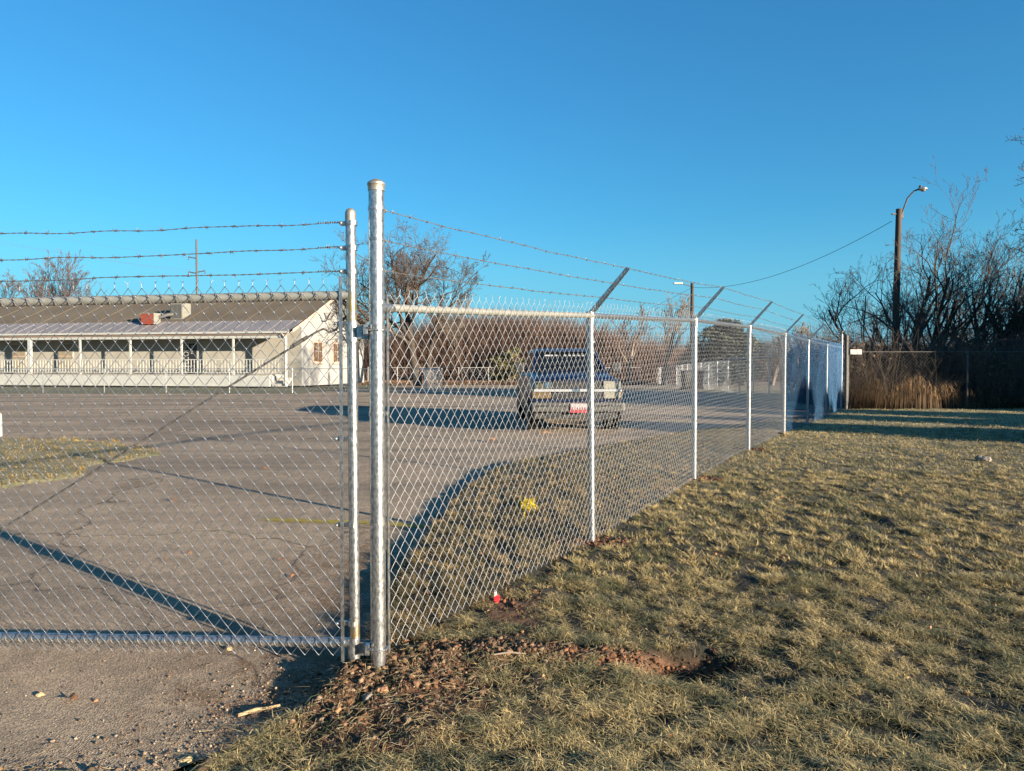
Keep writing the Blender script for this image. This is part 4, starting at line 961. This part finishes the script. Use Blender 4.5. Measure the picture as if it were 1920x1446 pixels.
# cable between the two poles
a_ = P(1672, 415, 33); b_ = Vector((x2, d2, z2-.3)); u = np.linspace(0, 1, 40)
cc = np.array([tuple(a_+(b_-a_)*t_-Vector((0, 0, 2.1*4*t_*(1-t_)*.42))) for t_ in u])
o = mesh_obj('overhead_cable', *tubes(cc[None], .012, 5), M['black']); tag(o, 'thin black cable sagging between the lamp pole and the distant pole', 'cable')
b2 = P(1150, 600, 80); cc = np.array([tuple(b_+(b2-b_)*t_-Vector((0, 0, 1.2*t_*(1-t_)))) for t_ in u])
o = mesh_obj('overhead_cable', *tubes(cc[None], .012, 4), M['black']); tag(o, 'thin black cable dropping left from the distant lamp pole to the trees', 'cable')
d3 = 120.0; x3 = PX(371, d3); z3 = P(371, 449, d3).z
up = thing('utility_pole', 'grey power pole with insulators rising behind the white building', 'utility pole', (x3, d3, -.5))
MB().tube([(x3, d3, -1), (x3, d3, z3)], [.22, .15], 12).build('pole', M['old_steel'], up, smooth=True)
for (zz, sd_) in ((P(0, 483, d3).z, -1), (P(0, 511, d3).z, -1), (P(0, 509, d3).z, 1)):
    MB().tube([(x3, d3, zz-.15), (x3+sd_*1.3, d3, zz+.1)], .09, 6).build('crossarm', M['old_steel'], up)
    MB().tube([(x3+sd_*1.3, d3, zz+.1), (x3+sd_*1.3, d3, zz-.45)], .07, 6).build('insulator', M['old_steel'], up)
    MB().tube([(x3, d3, zz+1.7), (x3+sd_*1.3, d3, zz+.1)], .02, 4).build('brace', M['old_steel'], up)
for k, (yy, yend) in enumerate(((483, 415), (511, 440), (509, 452))):
    a_ = P(360 if k < 2 else 382, yy, d3); b_ = P(-300, yend-55, 90); cc = np.array([tuple(a_+(b_-a_)*t_-Vector((0, 0, 3.0*t_*(1-t_)))) for t_ in u])
    o = mesh_obj('overhead_cable', *tubes(cc[None], .012, 3), M['old_steel']); tag(o, ['highest faint power line left of the grey power pole', 'middle faint power line left of the grey power pole', 'lowest faint power line left of the grey power pole'][k], 'cable')

# ------------------------------------------------------------------ trees
def grow_tree(seed, H, spread=.55, levels=5, r0=.2, kids=(6, 6, 5, 4, 3), lenf=(.62, .6, .55, .5, .45), up=.25, crook=.14, stems=1, stem_tilt=.12, trunk_frac=.32):
    r = np.random.default_rng(seed); out = {i: [] for i in range(levels+1)}
    st = []
    for s in range(stems):
        a = r.uniform(0, 6.28); tilt = stem_tilt*(r.uniform(.5, 1.3) if stems > 1 else .5)
        st.append((np.array([math.cos(a), math.sin(a), 0])*(.12*r.random() if stems > 1 else 0), np.array([math.cos(a)*tilt, math.sin(a)*tilt, 1.]), H*(r.uniform(.55, .8)), r0*r.uniform(.6, 1) if stems > 1 else r0, 0))
    while st:
        p, d_, L, rad, lv = st.pop()
        n = 7 if lv < 2 else 5
        pts_ = [p]; dd = d_/np.linalg.norm(d_); cr = crook*(1 if lv else .5)
        for i in range(n-1):
            dd = dd+r.normal(0, cr, 3); dd[2] += up*.12*(1 if lv > 0 else .2); dd /= np.linalg.norm(dd); p = p+dd*L/(n-1); pts_.append(p)
        pts_ = np.array(pts_); tp_ = np.linspace(1, .35 if lv < levels else .3, n)
        out[lv].append((pts_, rad*tp_))
        if lv < levels:
            kn = kids[lv]; kn = max(2, int(round(kn*r.uniform(.75, 1.25))))
            for j in range(kn):
                f = (trunk_frac if lv == 0 else .22)+(1-(trunk_frac if lv == 0 else .22))*((j+r.random())/kn)
                f = min(f, 1); i0 = f*(n-1); ia = min(int(i0), n-2); q = pts_[ia]+(pts_[ia+1]-pts_[ia])*(i0-ia)
                ax = pts_[ia+1]-pts_[ia]; ax /= np.linalg.norm(ax)
                rv = r.normal(0, 1, 3); rv -= ax*rv.dot(ax); rv /= np.linalg.norm(rv)
                an = spread*r.uniform(.7, 1.35); dn = ax*math.cos(an)+rv*math.sin(an); dn[2] += up*.3
                st.append((q, dn, L*lenf[lv]*r.uniform(.7, 1.2)*(1.15-.45*f), max(rad*(1-.65*f)*.62, .004), lv+1))
    return out
def tree_mesh(out, lo, hi, minr, sides=None):
    L = []
    for lv in range(lo, hi+1):
        if not out.get(lv): continue
        n = len(out[lv][0][0]); Pp = np.array([o[0] for o in out[lv]]); Rr = np.maximum(np.array([o[1] for o in out[lv]]), minr)
        L.append(tubes(Pp, Rr, (9 if lv == 0 else 5 if lv == 1 else 3)))
    return joinVF(L)
def tree(name, label, x, y, seed, H, m_t, m_c, minr=.006, group=None, sc=(1, 1, 1), cat='tree', z=None, **k):
    out = grow_tree(seed, H, **k)
    z = gz(x, y)-.05 if z is None else z
    rt = thing(name, label, cat, (x, y, z), group=group)
    lv = max(out)
    t0 = tree_mesh(out, 0, 1, minr*1.3); c0 = tree_mesh(out, 2, lv, minr)
    np_part('trunk', (t0[0]*np.array(sc), t0[1]), m_t, rt, world=False); np_part('crown', (c0[0]*np.array(sc), c0[1]), m_c, rt, world=False)
    return rt
# big bare tree and its neighbours behind the main post
tree('bare_tree', 'big bare spreading tree behind the two near posts', PX(785, 58), 58, 4, 10.8, M['bark'], M['twig'], .009, sc=(-1, 1, 1), r0=.38, kids=(10, 8, 6, 5, 3), spread=.8, up=.35, crook=.15, trunk_frac=.38, lenf=(.95, .6, .55, .5, .45))
tree('bare_tree', 'crooked bare tree with forked top right of the big bare tree', PX(800, 57), 57, 12, 10, M['bark'], M['twig'], .009, r0=.26, kids=(5, 5, 5, 5, 3), spread=.5, up=.4, crook=.2, stems=2, stem_tilt=.3, trunk_frac=.4)
tree('bare_tree', 'pale small bare tree just right of the crooked tree', PX(868, 66), 66, 15, 7.5, M['bark'], M['bark_light'], .008, r0=.11, kids=(7, 6, 5, 4, 3), spread=.42, up=.5)
tree('bare_tree', 'bare tree behind the building roof nearest the left edge', PX(15, 105), 105, 21, 13.5, M['bark'], M['twig_red'], .013, r0=.35, kids=(8, 7, 5, 4, 3), spread=.6, up=.3, trunk_frac=.15)
tree('bare_tree', 'tall bare tree behind the building roof with upright fan of branches', PX(108, 100), 100, 23, 15.5, M['bark'], M['twig_red'], .013, r0=.35, kids=(8, 7, 5, 4, 3), spread=.5, up=.5, trunk_frac=.15, stems=2, stem_tilt=.2)
tree('bare_tree', 'low bare tree behind the building roof between its two neighbours', PX(60, 110), 110, 25, 13, M['bark'], M['twig_red'], .013, r0=.3, kids=(8, 7, 5, 4, 3), spread=.65, up=.3, trunk_frac=.15)
tree('bare_tree', 'slender pale bare tree standing left of the distant lamp pole', PX(1243, 62), 62, 31, 8.8, M['bark_light'], M['bark_light'], .012, r0=.17, kids=(8, 5, 4, 3, 2), spread=.45, up=.5, trunk_frac=.3)
tree('bare_tree', 'thin bare tree above the vehicle roof among the brush', PX(1180, 70), 70, 33, 7.0, M['bark_light'], M['twig_red'], .013, r0=.14, kids=(8, 6, 4, 3, 2), spread=.4, up=.5)
for k, (px, dd_, H, s) in enumerate(((1448, 60, 7, 41), (1496, 58, 7.5, 43), (1528, 62, 7.6, 45))):
    tree('bare_tree', ['low bare tree between the second and third fence arms', 'bare tree behind the fourth fence arm', 'bare tree behind the last fence arms'][k], PX(px, dd_), dd_, s, H*.58, M['bark_light'], M['bark_light'], .012, r0=.12, kids=(6, 5, 4, 3, 2), spread=.45, up=.5, stems=3, stem_tilt=.25)
# right-hand thicket of multi-stem trees
RT = [(1645, 27, 5.6, 51, 6, .85, 'bare many stemmed tree arching left of the tall lamp pole'),
      (1735, 29, 6.9, 53, 5, .65, 'bare tree spreading just right of the tall lamp pole'),
      (1790, 27.5, 5.3, 55, 4, .4, 'bare tree in the middle of the right thicket'),
      (1850, 28, 5.9, 57, 4, .5, 'tall bare tree with long upright branches in the right thicket'),
      (1905, 26.5, 5.6, 59, 2, .25, 'bare tree with crooked trunk at the right edge of the photo'),
      (1700, 34, 4.6, 61, 3, .4, 'pale twiggy tree deep behind the tall lamp pole'),
      (1830, 35, 4.8, 63, 3, .4, 'pale twiggy tree deep in the right thicket')]
for px, dd_, H, s, st_, tl, lab in RT:
    pale = dd_ > 33
    tree('bare_tree', lab, PX(px, dd_), dd_, s, H, M['bark'], M['twig'], .0042, r0=.13 if st_ > 2 else .2, kids=(6, 5, 4, 3, 2), spread=.6, up=.3, crook=.17, stems=st_, stem_tilt=tl, trunk_frac=.3)
tree('bare_tree', 'large bare tree outside the right edge reaching its branches into the frame', 22.2, 26.5, 71, 12, M['bark'], M['twig'], .008, r0=.3, kids=(8, 6, 5, 4, 3), spread=.75, up=.2, crook=.18, trunk_frac=.35)

# evergreen crowns from many small leaf faces
def leaf_cloud(centers, radii, n, size, seed, flat=1.0):
    r = np.random.default_rng(seed); k = r.integers(0, len(centers), n); c = np.array(centers)[k]; rad = np.array(radii)[k]
    v_ = r.normal(0, 1, (n, 3)); v_ /= np.linalg.norm(v_, axis=1, keepdims=True); q = c+v_*rad*(r.random((n, 1))**.35)
    a = r.normal(0, 1, (n, 3)); a /= np.linalg.norm(a, axis=1, keepdims=True); b = np.cross(a, r.normal(0, 1, (n, 3))); b /= np.linalg.norm(b, axis=1, keepdims=True)
    s = size*r.uniform(.5, 1.4, (n, 1)); V = np.stack([q-a*s, q+b*s*.45, q+a*s, q-b*s*.45], 1).reshape(-1, 3)
    F = np.arange(n*4).reshape(-1, 4); return V, F
M['cedar'] = mat('cedar_foliage', (.022, .028, .014), .8, 0, (.05, .05, .028), .9)
M['olive'] = mat('olive_bush_foliage', (.06, .06, .018), .8, 0, (.12, .10, .035), 1.1)
M['brownleaf'] = mat('brown_brush_leaves', (.06, .032, .02), .9, 0, (.115, .062, .038), .5)
M['drygrass'] = mat('dry_tall_grass', (.26, .15, .065), .85, 0, (.16, .10, .05), 1.5)
def bushy(name, label, x, y, w, h, n, size, m, seed, lobes=14, cat='tree', trunk=True, base=.12):
    r = np.random.default_rng(seed); z = gz(x, y); cs = []; rs = []
    for i in range(lobes):
        f = base+(1-base)*(i+.5)/lobes; wd = w/2*(1-abs(f-.42)*1.15)
        a = r.uniform(0, 6.28); q = wd*r.uniform(.1, .8); cs.append((math.cos(a)*q, math.sin(a)*q, h*f*.93)); rs.append((wd*r.uniform(.35, .6), wd*r.uniform(.35, .6), h*r.uniform(.08, .15)))
    rt = thing(name, label, cat, (x, y, z)); np_part('crown', leaf_cloud(cs, rs, n, size, seed), m, rt, world=False)
    if trunk: MB().tube([(0, 0, -.2), (.05, 0, h*.4), (0, .05, h*.9)], [.03*w+.05, .02*w+.03, .02], 7).build('trunk', M['bark'], rt, world=False)
    return rt
x = PX(1352, 60); bushy('cedar_tree', 'wide dark cedar behind the third fence panel right of the distant pole', x, 60, 7.0, 5.3, 11000, .13, M['cedar'], 5, 26)
x = PX(1393, 64); bushy('cedar_tree', 'smaller dark cedar on the right side of the wide cedar', x, 64, 4.6, 4.4, 5000, .13, M['cedar'], 6, 18)
x = PX(955, 66); bushy('leafy_bush', 'olive green leafy bush in the brown brush left of the vehicle', x, 66, 5.5, 3.2, 4500, .12, M['olive'], 8, 14, cat='bush')
x = PX(1040, 76); bushy('leafy_tree', 'yellowish leafy tree rising in the brown brush above the vehicle', x, 76, 5, 5.2, 3500, .13, M['olive'], 9, 14)
# brown brush masses far behind
def brush(name, x0, x1, y0, y1, hmin, hmax, n, m, seed, thick=.014, tilt=.25, zf=None, waves=.06):
    r = np.random.default_rng(seed); x = r.uniform(x0, x1, n); y = r.uniform(y0, y1, n)
    h = (hmin+(hmax-hmin)*fbm(x, y*.2, waves, seed, 3)*1.2)*r.uniform(.45, 1.1, n); z = np.array([float(v) for v in terrain_z(x, y)])-.05
    a = r.normal(0, tilt, (n, 2)); c = r.normal(0, tilt*.6, (n, 2)); t_ = np.array([0, .35, .7, 1.0])[None]
    X = x[:, None]+h[:, None]*(a[:, :1]*t_+c[:, :1]*t_**2); Y = y[:, None]+h[:, None]*(a[:, 1:]*t_+c[:, 1:]*t_**2); Z = z[:, None]+h[:, None]*t_
    # side twigs springing off stems
    V, F = tubes(np.stack([X, Y, Z], -1), thick*np.array([[1, .8, .6, .35]])*np.ones((n, 1)), 3)
    k = r.integers(0, n, n*2); f = r.integers(1, 4, n*2); S = np.stack([X[k, f-1], Y[k, f-1], Z[k, f-1]], -1); E = S+np.stack([r.normal(0, .35, n*2), r.normal(0, .35, n*2), r.uniform(.2, 1.0, n*2)], -1)*h[k][:, None]*.35
    V2, F2 = tubes(np.stack([S, E], 1), np.broadcast_to([thick*.55, thick*.25], (n*2, 2)), 3)
    o = mesh_obj(name, *joinVF([(V, F), (V2, F2)]), m); o['kind'] = 'stuff'; return o
brush('brown_brush', PX(680, 76), PX(1330, 76), 74, 84, 2.6, 7.4, 15000, M['twig_red'], 3, .03)
brush('brown_brush', -160, PX(690, 90), 125, 140, 2, 7, 2500, M['twig_red'], 4, .05)
brush('brown_brush', PX(1200, 90), 120, 88, 105, 2.5, 7, 7000, M['twig'], 5, .035)
x = rng.uniform(PX(690, 78), PX(1340, 78), 26000); y = rng.uniform(75, 84, 26000)
hh = (1.2+3.6*fbm(x, y*.2, .16, 8, 3))*rng.random(26000)
V, F = leaf_cloud(np.stack([x, y, -.3+hh], -1), np.full((26000, 3), .3), 26000, .16, 4); o = mesh_obj('brown_brush', V, F, M['brownleaf']); o['kind'] = 'stuff'
x = rng.uniform(PX(1200, 90), 110, 16000); y = rng.uniform(88, 104, 16000); hh = (1.0+3.4*fbm(x, y*.2, .12, 18, 3))*rng.random(16000)
V, F = leaf_cloud(np.stack([x, y, -.4+hh], -1), np.full((16000, 3), .3), 16000, .25, 14); o = mesh_obj('brown_brush', V, F, M['brownleaf']); o['kind'] = 'stuff'
# dark thicket behind the old fence
brush('dark_brush', 9.9, 34, 23.0, 28, 1.6, 3.0, 11000, M['twig'], 6, .007, tilt=.3, waves=.5)
n = 32000; x = rng.uniform(9.9, 34, n); y = rng.uniform(23.2, 28, n); hh = (1.2+1.3*fbm(x, y, .7, 28, 3))*rng.random(n)**.8
M['darkleaf'] = mat('dark_thicket_leaves', (.05, .038, .022), .9, 0, (.12, .075, .04), 1.2)
V, F = leaf_cloud(np.stack([x, y, .25+hh], -1), np.full((n, 3), .12), n, .07, 24); o = mesh_obj('dark_brush', V, F, M['darkleaf']); o['kind'] = 'stuff'
# tall dry grass by the old fence
n = 16000; r = np.random.default_rng(8); x = r.uniform(10.0, 22, n); y = r.uniform(22.35, 23.3, n)
hh = (.05+1.5*fbm(x, y, 1.6, 5, 3)**1.5*np.clip(1.3-(x-10)*.05, .5, 1.2))*r.uniform(.25, 1.5, n)
o = make_blades('tall_dry_grass', x, y, terrain_z(x, y), hh, .016, np.array([.21, .125, .06])*r.uniform(.15, 1.5, (n, 1)), 8, lean=.6)
x = rng.uniform(PX(690, 73), PX(1200, 73), 9000); y = rng.uniform(64, 74, 9000)
make_blades('field_grass', x, y, terrain_z(x, y), np.full(9000, .45), .05, np.array([.32, .20, .13])*rng.uniform(.5, 1.2, (9000, 1)), 18, lean=.5)

# unseen row of trees added off-frame right, heights and gaps set for the shade
def shade_pos(s, u): return (-s*.79+u*.61, s*.61+u*.79)
k = 0
labs = ['first', 'second', 'third', 'fourth', 'fifth', 'sixth', 'seventh', 'eighth', 'ninth']
for u_, h_, w_, n_ in ((16.2, 4.9, 5.2, 14000), (19.8, 4.6, 4.2, 9000), (22.9, 4.6, 4.6, 9000), (28.4, 9.5, 6.0, 13000), (32.6, 10, 6.0, 10000), (36, 9.6, 6.6, 11000)):
    x, y = shade_pos(-16.5, u_)
    bushy('shade_row_tree', 'dense evergreen, %s in the unseen row added for shade right of the lawn' % labs[k], x, y, w_, h_, n_, .42, M['cedar'], 90+k, 34, base=.02)
    k += 1

# ------------------------------------------------------------------ small things on the ground
M['yellow'] = mat('yellow_marking_paint', (.42, .33, .03), .8, 0, (.34, .26, .05), 30)
def ground_pt(px, py, z=None):
    d = 5.0
    for _ in range(30):
        x = PX(px, d); zz = gz(x, d); d = .5*d+.5*(CAMZ-zz)*FPX/(py-HZ)
    return Vector((PX(px, d), d, gz(PX(px, d), d)))
# yellow paint line on the asphalt, irregular sheet 4 mm above
pts_ = [ground_pt(px, py) for px, py in ((497, 976), (560, 979), (640, 981), (720, 984), (800, 990))]
n = 420; V = []; F = []
r = np.random.default_rng(3)
for i in range(n):
    f = r.random()**.85; q = f*(len(pts_)-1); ia = min(int(q), 3); c = pts_[ia]+(pts_[ia+1]-pts_[ia])*(q-ia)
    w_ = .010*r.uniform(.4, 1.6); l_ = r.uniform(.015, .09); cx, cy = c.x+r.normal(0, .02), c.y+r.normal(0, .035)
    z = float(lot_z(cx, cy))+.004+i*.00001
    if float(edge_x(cy)) < cx+l_: continue
    k = len(V); V += [(cx-l_, cy-w_, z), (cx, cy-w_*.6, z), (cx+l_, cy, z), (cx, cy+w_, z)]; F.append([k, k+1, k+2, k+3])
o = mesh_obj('paint_line', np.array(V), F, M['yellow']); tag(o, 'faded yellow sprayed line on the asphalt behind the gate', 'paint mark')
# yellow painted tuft
c = ground_pt(990, 953); n = 260; r = np.random.default_rng(6)
x = c.x+r.normal(0, .035, n); y = c.y+r.normal(0, .13, n)
cc = np.array([.85, .62, .015])*r.uniform(.8, 1.1, (n, 1))
o = make_blades('painted_tuft', x, y, terrain_z(x, y)+.01, np.full(n, .05), .014, cc, 6)
# red and white ribbon
M['redcloth'] = mat('red_tape', (.75, .02, .03), .6); c = ground_pt(931, 1136)
rb = thing('marker_flag', 'tiny red and white marker tape on the fence bottom near the gate end', 'marker', tuple(c))
MB().poly([(-.018, 0, .02), (.014, -.01, .012), (.022, .0, .045), (.004, .01, .055), (-.014, .012, .045)], (0, .006, .002)).build('red_tape', M['redcloth'], rb, world=False)
MB().poly([(-.016, 0, .046), (.004, .004, .056), (.0, .008, .078), (-.014, .006, .085)], (0, .005, .0)).build('white_tape', M['plate_white'], rb, world=False)
MB().tube([(0, .01, -.03), (.002, .01, .06)], .0015, 5).build('stake', M['galv'], rb, world=False)
# leaves
M['leaf'] = mat('dry_brown_leaf', (.30, .13, .05), .8, 0, (.20, .085, .03), 20)
def leaf(px, py, s, lab, rz=None, tilt=.2, m='leaf', lift=.012):
    c = ground_pt(px, py); r = random.Random(int(px*7+py)); V = []; n = 9
    prof = [0, .28, .46, .40, .55, .42, .30, .16, 0]
    vs_ = []; fs_ = []
    for i in range(n):
        u_ = i/(n-1); w_ = prof[i]*r.uniform(.8, 1.2)*.5; cur = math.sin(u_*3.1)*.12
        vs_ += [(u_-.5, -w_, .10*abs(w_)*4+cur), (u_-.5, 0, cur), (u_-.5, w_, .12*abs(w_)*4+cur)]
    for i in range(n-1):
        for j in (0, 1): k = i*3+j; fs_.append([k, k+1, k+4, k+3])
    rz_ = r.uniform(0, 6.28) if rz is None else rz
    mb = MB().add([Vector(v)*s for v in vs_], fs_, Matrix.Translation(c+Vector((0, 0, lift))) @ Euler((tilt, r.uniform(-.2, .2), rz_)).to_matrix().to_4x4())
    rt = thing('fallen_leaf', lab, 'leaf', tuple(c), group='fallen brown leaves')
    mb.build('blade', M[m], rt); rt2 = MB().tube([c+Vector((0, 0, lift)), c+Vector((math.cos(rz_)*-s*.75, math.sin(rz_)*-s*.75, lift))], .0012, 4).build('stalk', M[m], rt)
for (px, py, s, lab) in ((805, 1118, .085, 'orange brown leaf standing in the grass behind the fence mesh'), (1100, 1104, .06, 'small pinkish leaf in the grass just beyond the fence bottom'), (126, 1322, .085, 'curled brown leaf on the asphalt beside a small pale stone'),
        (320, 941, .11, 'brown leaf on the asphalt nearest the end of the post shadow'), (495, 882, .12, 'pale leaf on the asphalt above the yellow line'), (350, 1042, .06, 'small tan leaf in the middle of the asphalt behind the gate'), (302, 1053, .05, 'thin dark curled leaf on the asphalt behind the gate'),
        (525, 1055, .07, 'reddish leaf on the asphalt behind the gate below the yellow line'), (548, 1086, .06, 'brown leaf lying close behind the gate stile'), (925, 829, .22, 'pale leaf scrap on the lot near the vehicle'), (1025, 815, .2, 'pale leaf scrap just in front of the vehicle bumper'),
        (1262, 1398, .05, 'small orange leaf low in the foreground grass'), (1110, 1440, .07, 'rust coloured leaf at the bottom edge of the lawn'), (1466, 818, .2, 'orange leaf against the foot of the fence')):
    leaf(px, py, s, lab)
# stones
def stone(px, py, s, lab, col, seed, cat='stone'):
    c = ground_pt(px, py); bm = bmesh.new(); bmesh.ops.create_icosphere(bm, subdivisions=3, radius=1); r = random.Random(seed)
    from mathutils import noise as mn
    off_ = Vector((seed*3.1, 0, 0))
    for v in bm.verts: v.co = v.co*(1+.35*mn.noise(v.co*1.1+off_)+.15*mn.noise(v.co*3+off_)); v.co = Vector((v.co.x*s*1.3, v.co.y*s, v.co.z*s*.75))
    me = bpy.data.meshes.new('stone'); bm.to_mesh(me); bm.free(); me.materials.append(col)
    o = bpy.data.objects.new('stone', me); C.objects.link(o); o.location = c+Vector((0, 0, s*.3)); o.rotation_euler = (0, 0, r.uniform(0, 6)); tag(o, lab, cat)
M['stone_y'] = mat('pale_yellow_stone', (.42, .32, .17), .9, 0, (.3, .22, .12), 40, bump=.5, bscale=80)
M['stone_b'] = mat('clay_lump', (.34, .18, .09), .95, 0, (.22, .11, .05), 40, bump=.9, bscale=60)
M['stone_w'] = mat('pale_rock', (.22, .19, .155), .9, 0, (.15, .125, .10), 9, bump=.5, bscale=30)
stone(65, 1311, .014, 'small pale yellow stone alone on the asphalt', M['stone_y'], 1)
stone(424, 1223, .016, 'pale stone on the asphalt under the gate rail', M['stone_y'], 2)
stone(714, 1307, .034, 'squarish clay lump in front of the thick post', M['stone_b'], 3)
stone(688, 1318, .026, 'pale lump left of the squarish clay lump', M['stone_w'], 4)
stone(342, 1438, .018, 'pale yellow stone on the debris at the bottom edge', M['stone_y'], 5)
stone(628, 1341, .026, 'orange clay lump in the scattered soil left of the post', M['stone_b'], 6)
stone(1846, 866, .08, 'pale rock lying on the far lawn at right', M['stone_w'], 7)
stone(620, 1296, .018, 'small pale pebble at the edge of the dug soil', M['stone_w'], 8)
stone(170, 1322, .010, 'tiny round dark pebble on the asphalt', M['clod'] if False else M['stone_b'], 9)
a_, b_ = ground_pt(440, 1354), ground_pt(520, 1337)
o = MB().tube([a_+Vector((0, 0, .012)), (a_*.6+b_*.4)+Vector((0, .004, .02)), (a_*.3+b_*.7)+Vector((0, -.003, .018)), b_+Vector((0, 0, .02))], [.0085, .0095, .008, .0055], 8).build('stick', mat('pale_stick', (.42, .30, .17), .85, 0, (.30, .2, .1), 30), None, smooth=True); tag(o, 'short pale peeled stick on the edge of the asphalt', 'stick')
a_, b_ = ground_pt(925, 1240), ground_pt(985, 1238)
o = MB().tube([a_+Vector((0, 0, .02)), (a_+b_)/2+Vector((0, 0, .03)), b_+Vector((0, 0, .02))], [.004, .005, .003], 6).build('stick', M['bark_light'], None); tag(o, 'thin grey twig on the soil right of the fence end', 'stick')
# cream bollard at left edge
d = 15.2; x = PX(-3, d)
bo = thing('bollard', 'cream painted bollard cut by the left edge of the photo', 'bollard', (x-.03, d, float(lot_z(x, d))))
zt = P(0, 774, d).z-float(lot_z(x, d)); MB().lathe([(.075, -.1), (.07, zt-.04), (.055, zt-.01), (.001, zt)], (0, 0, 0), 14).build('post', M['white'], bo, world=False, smooth=True)
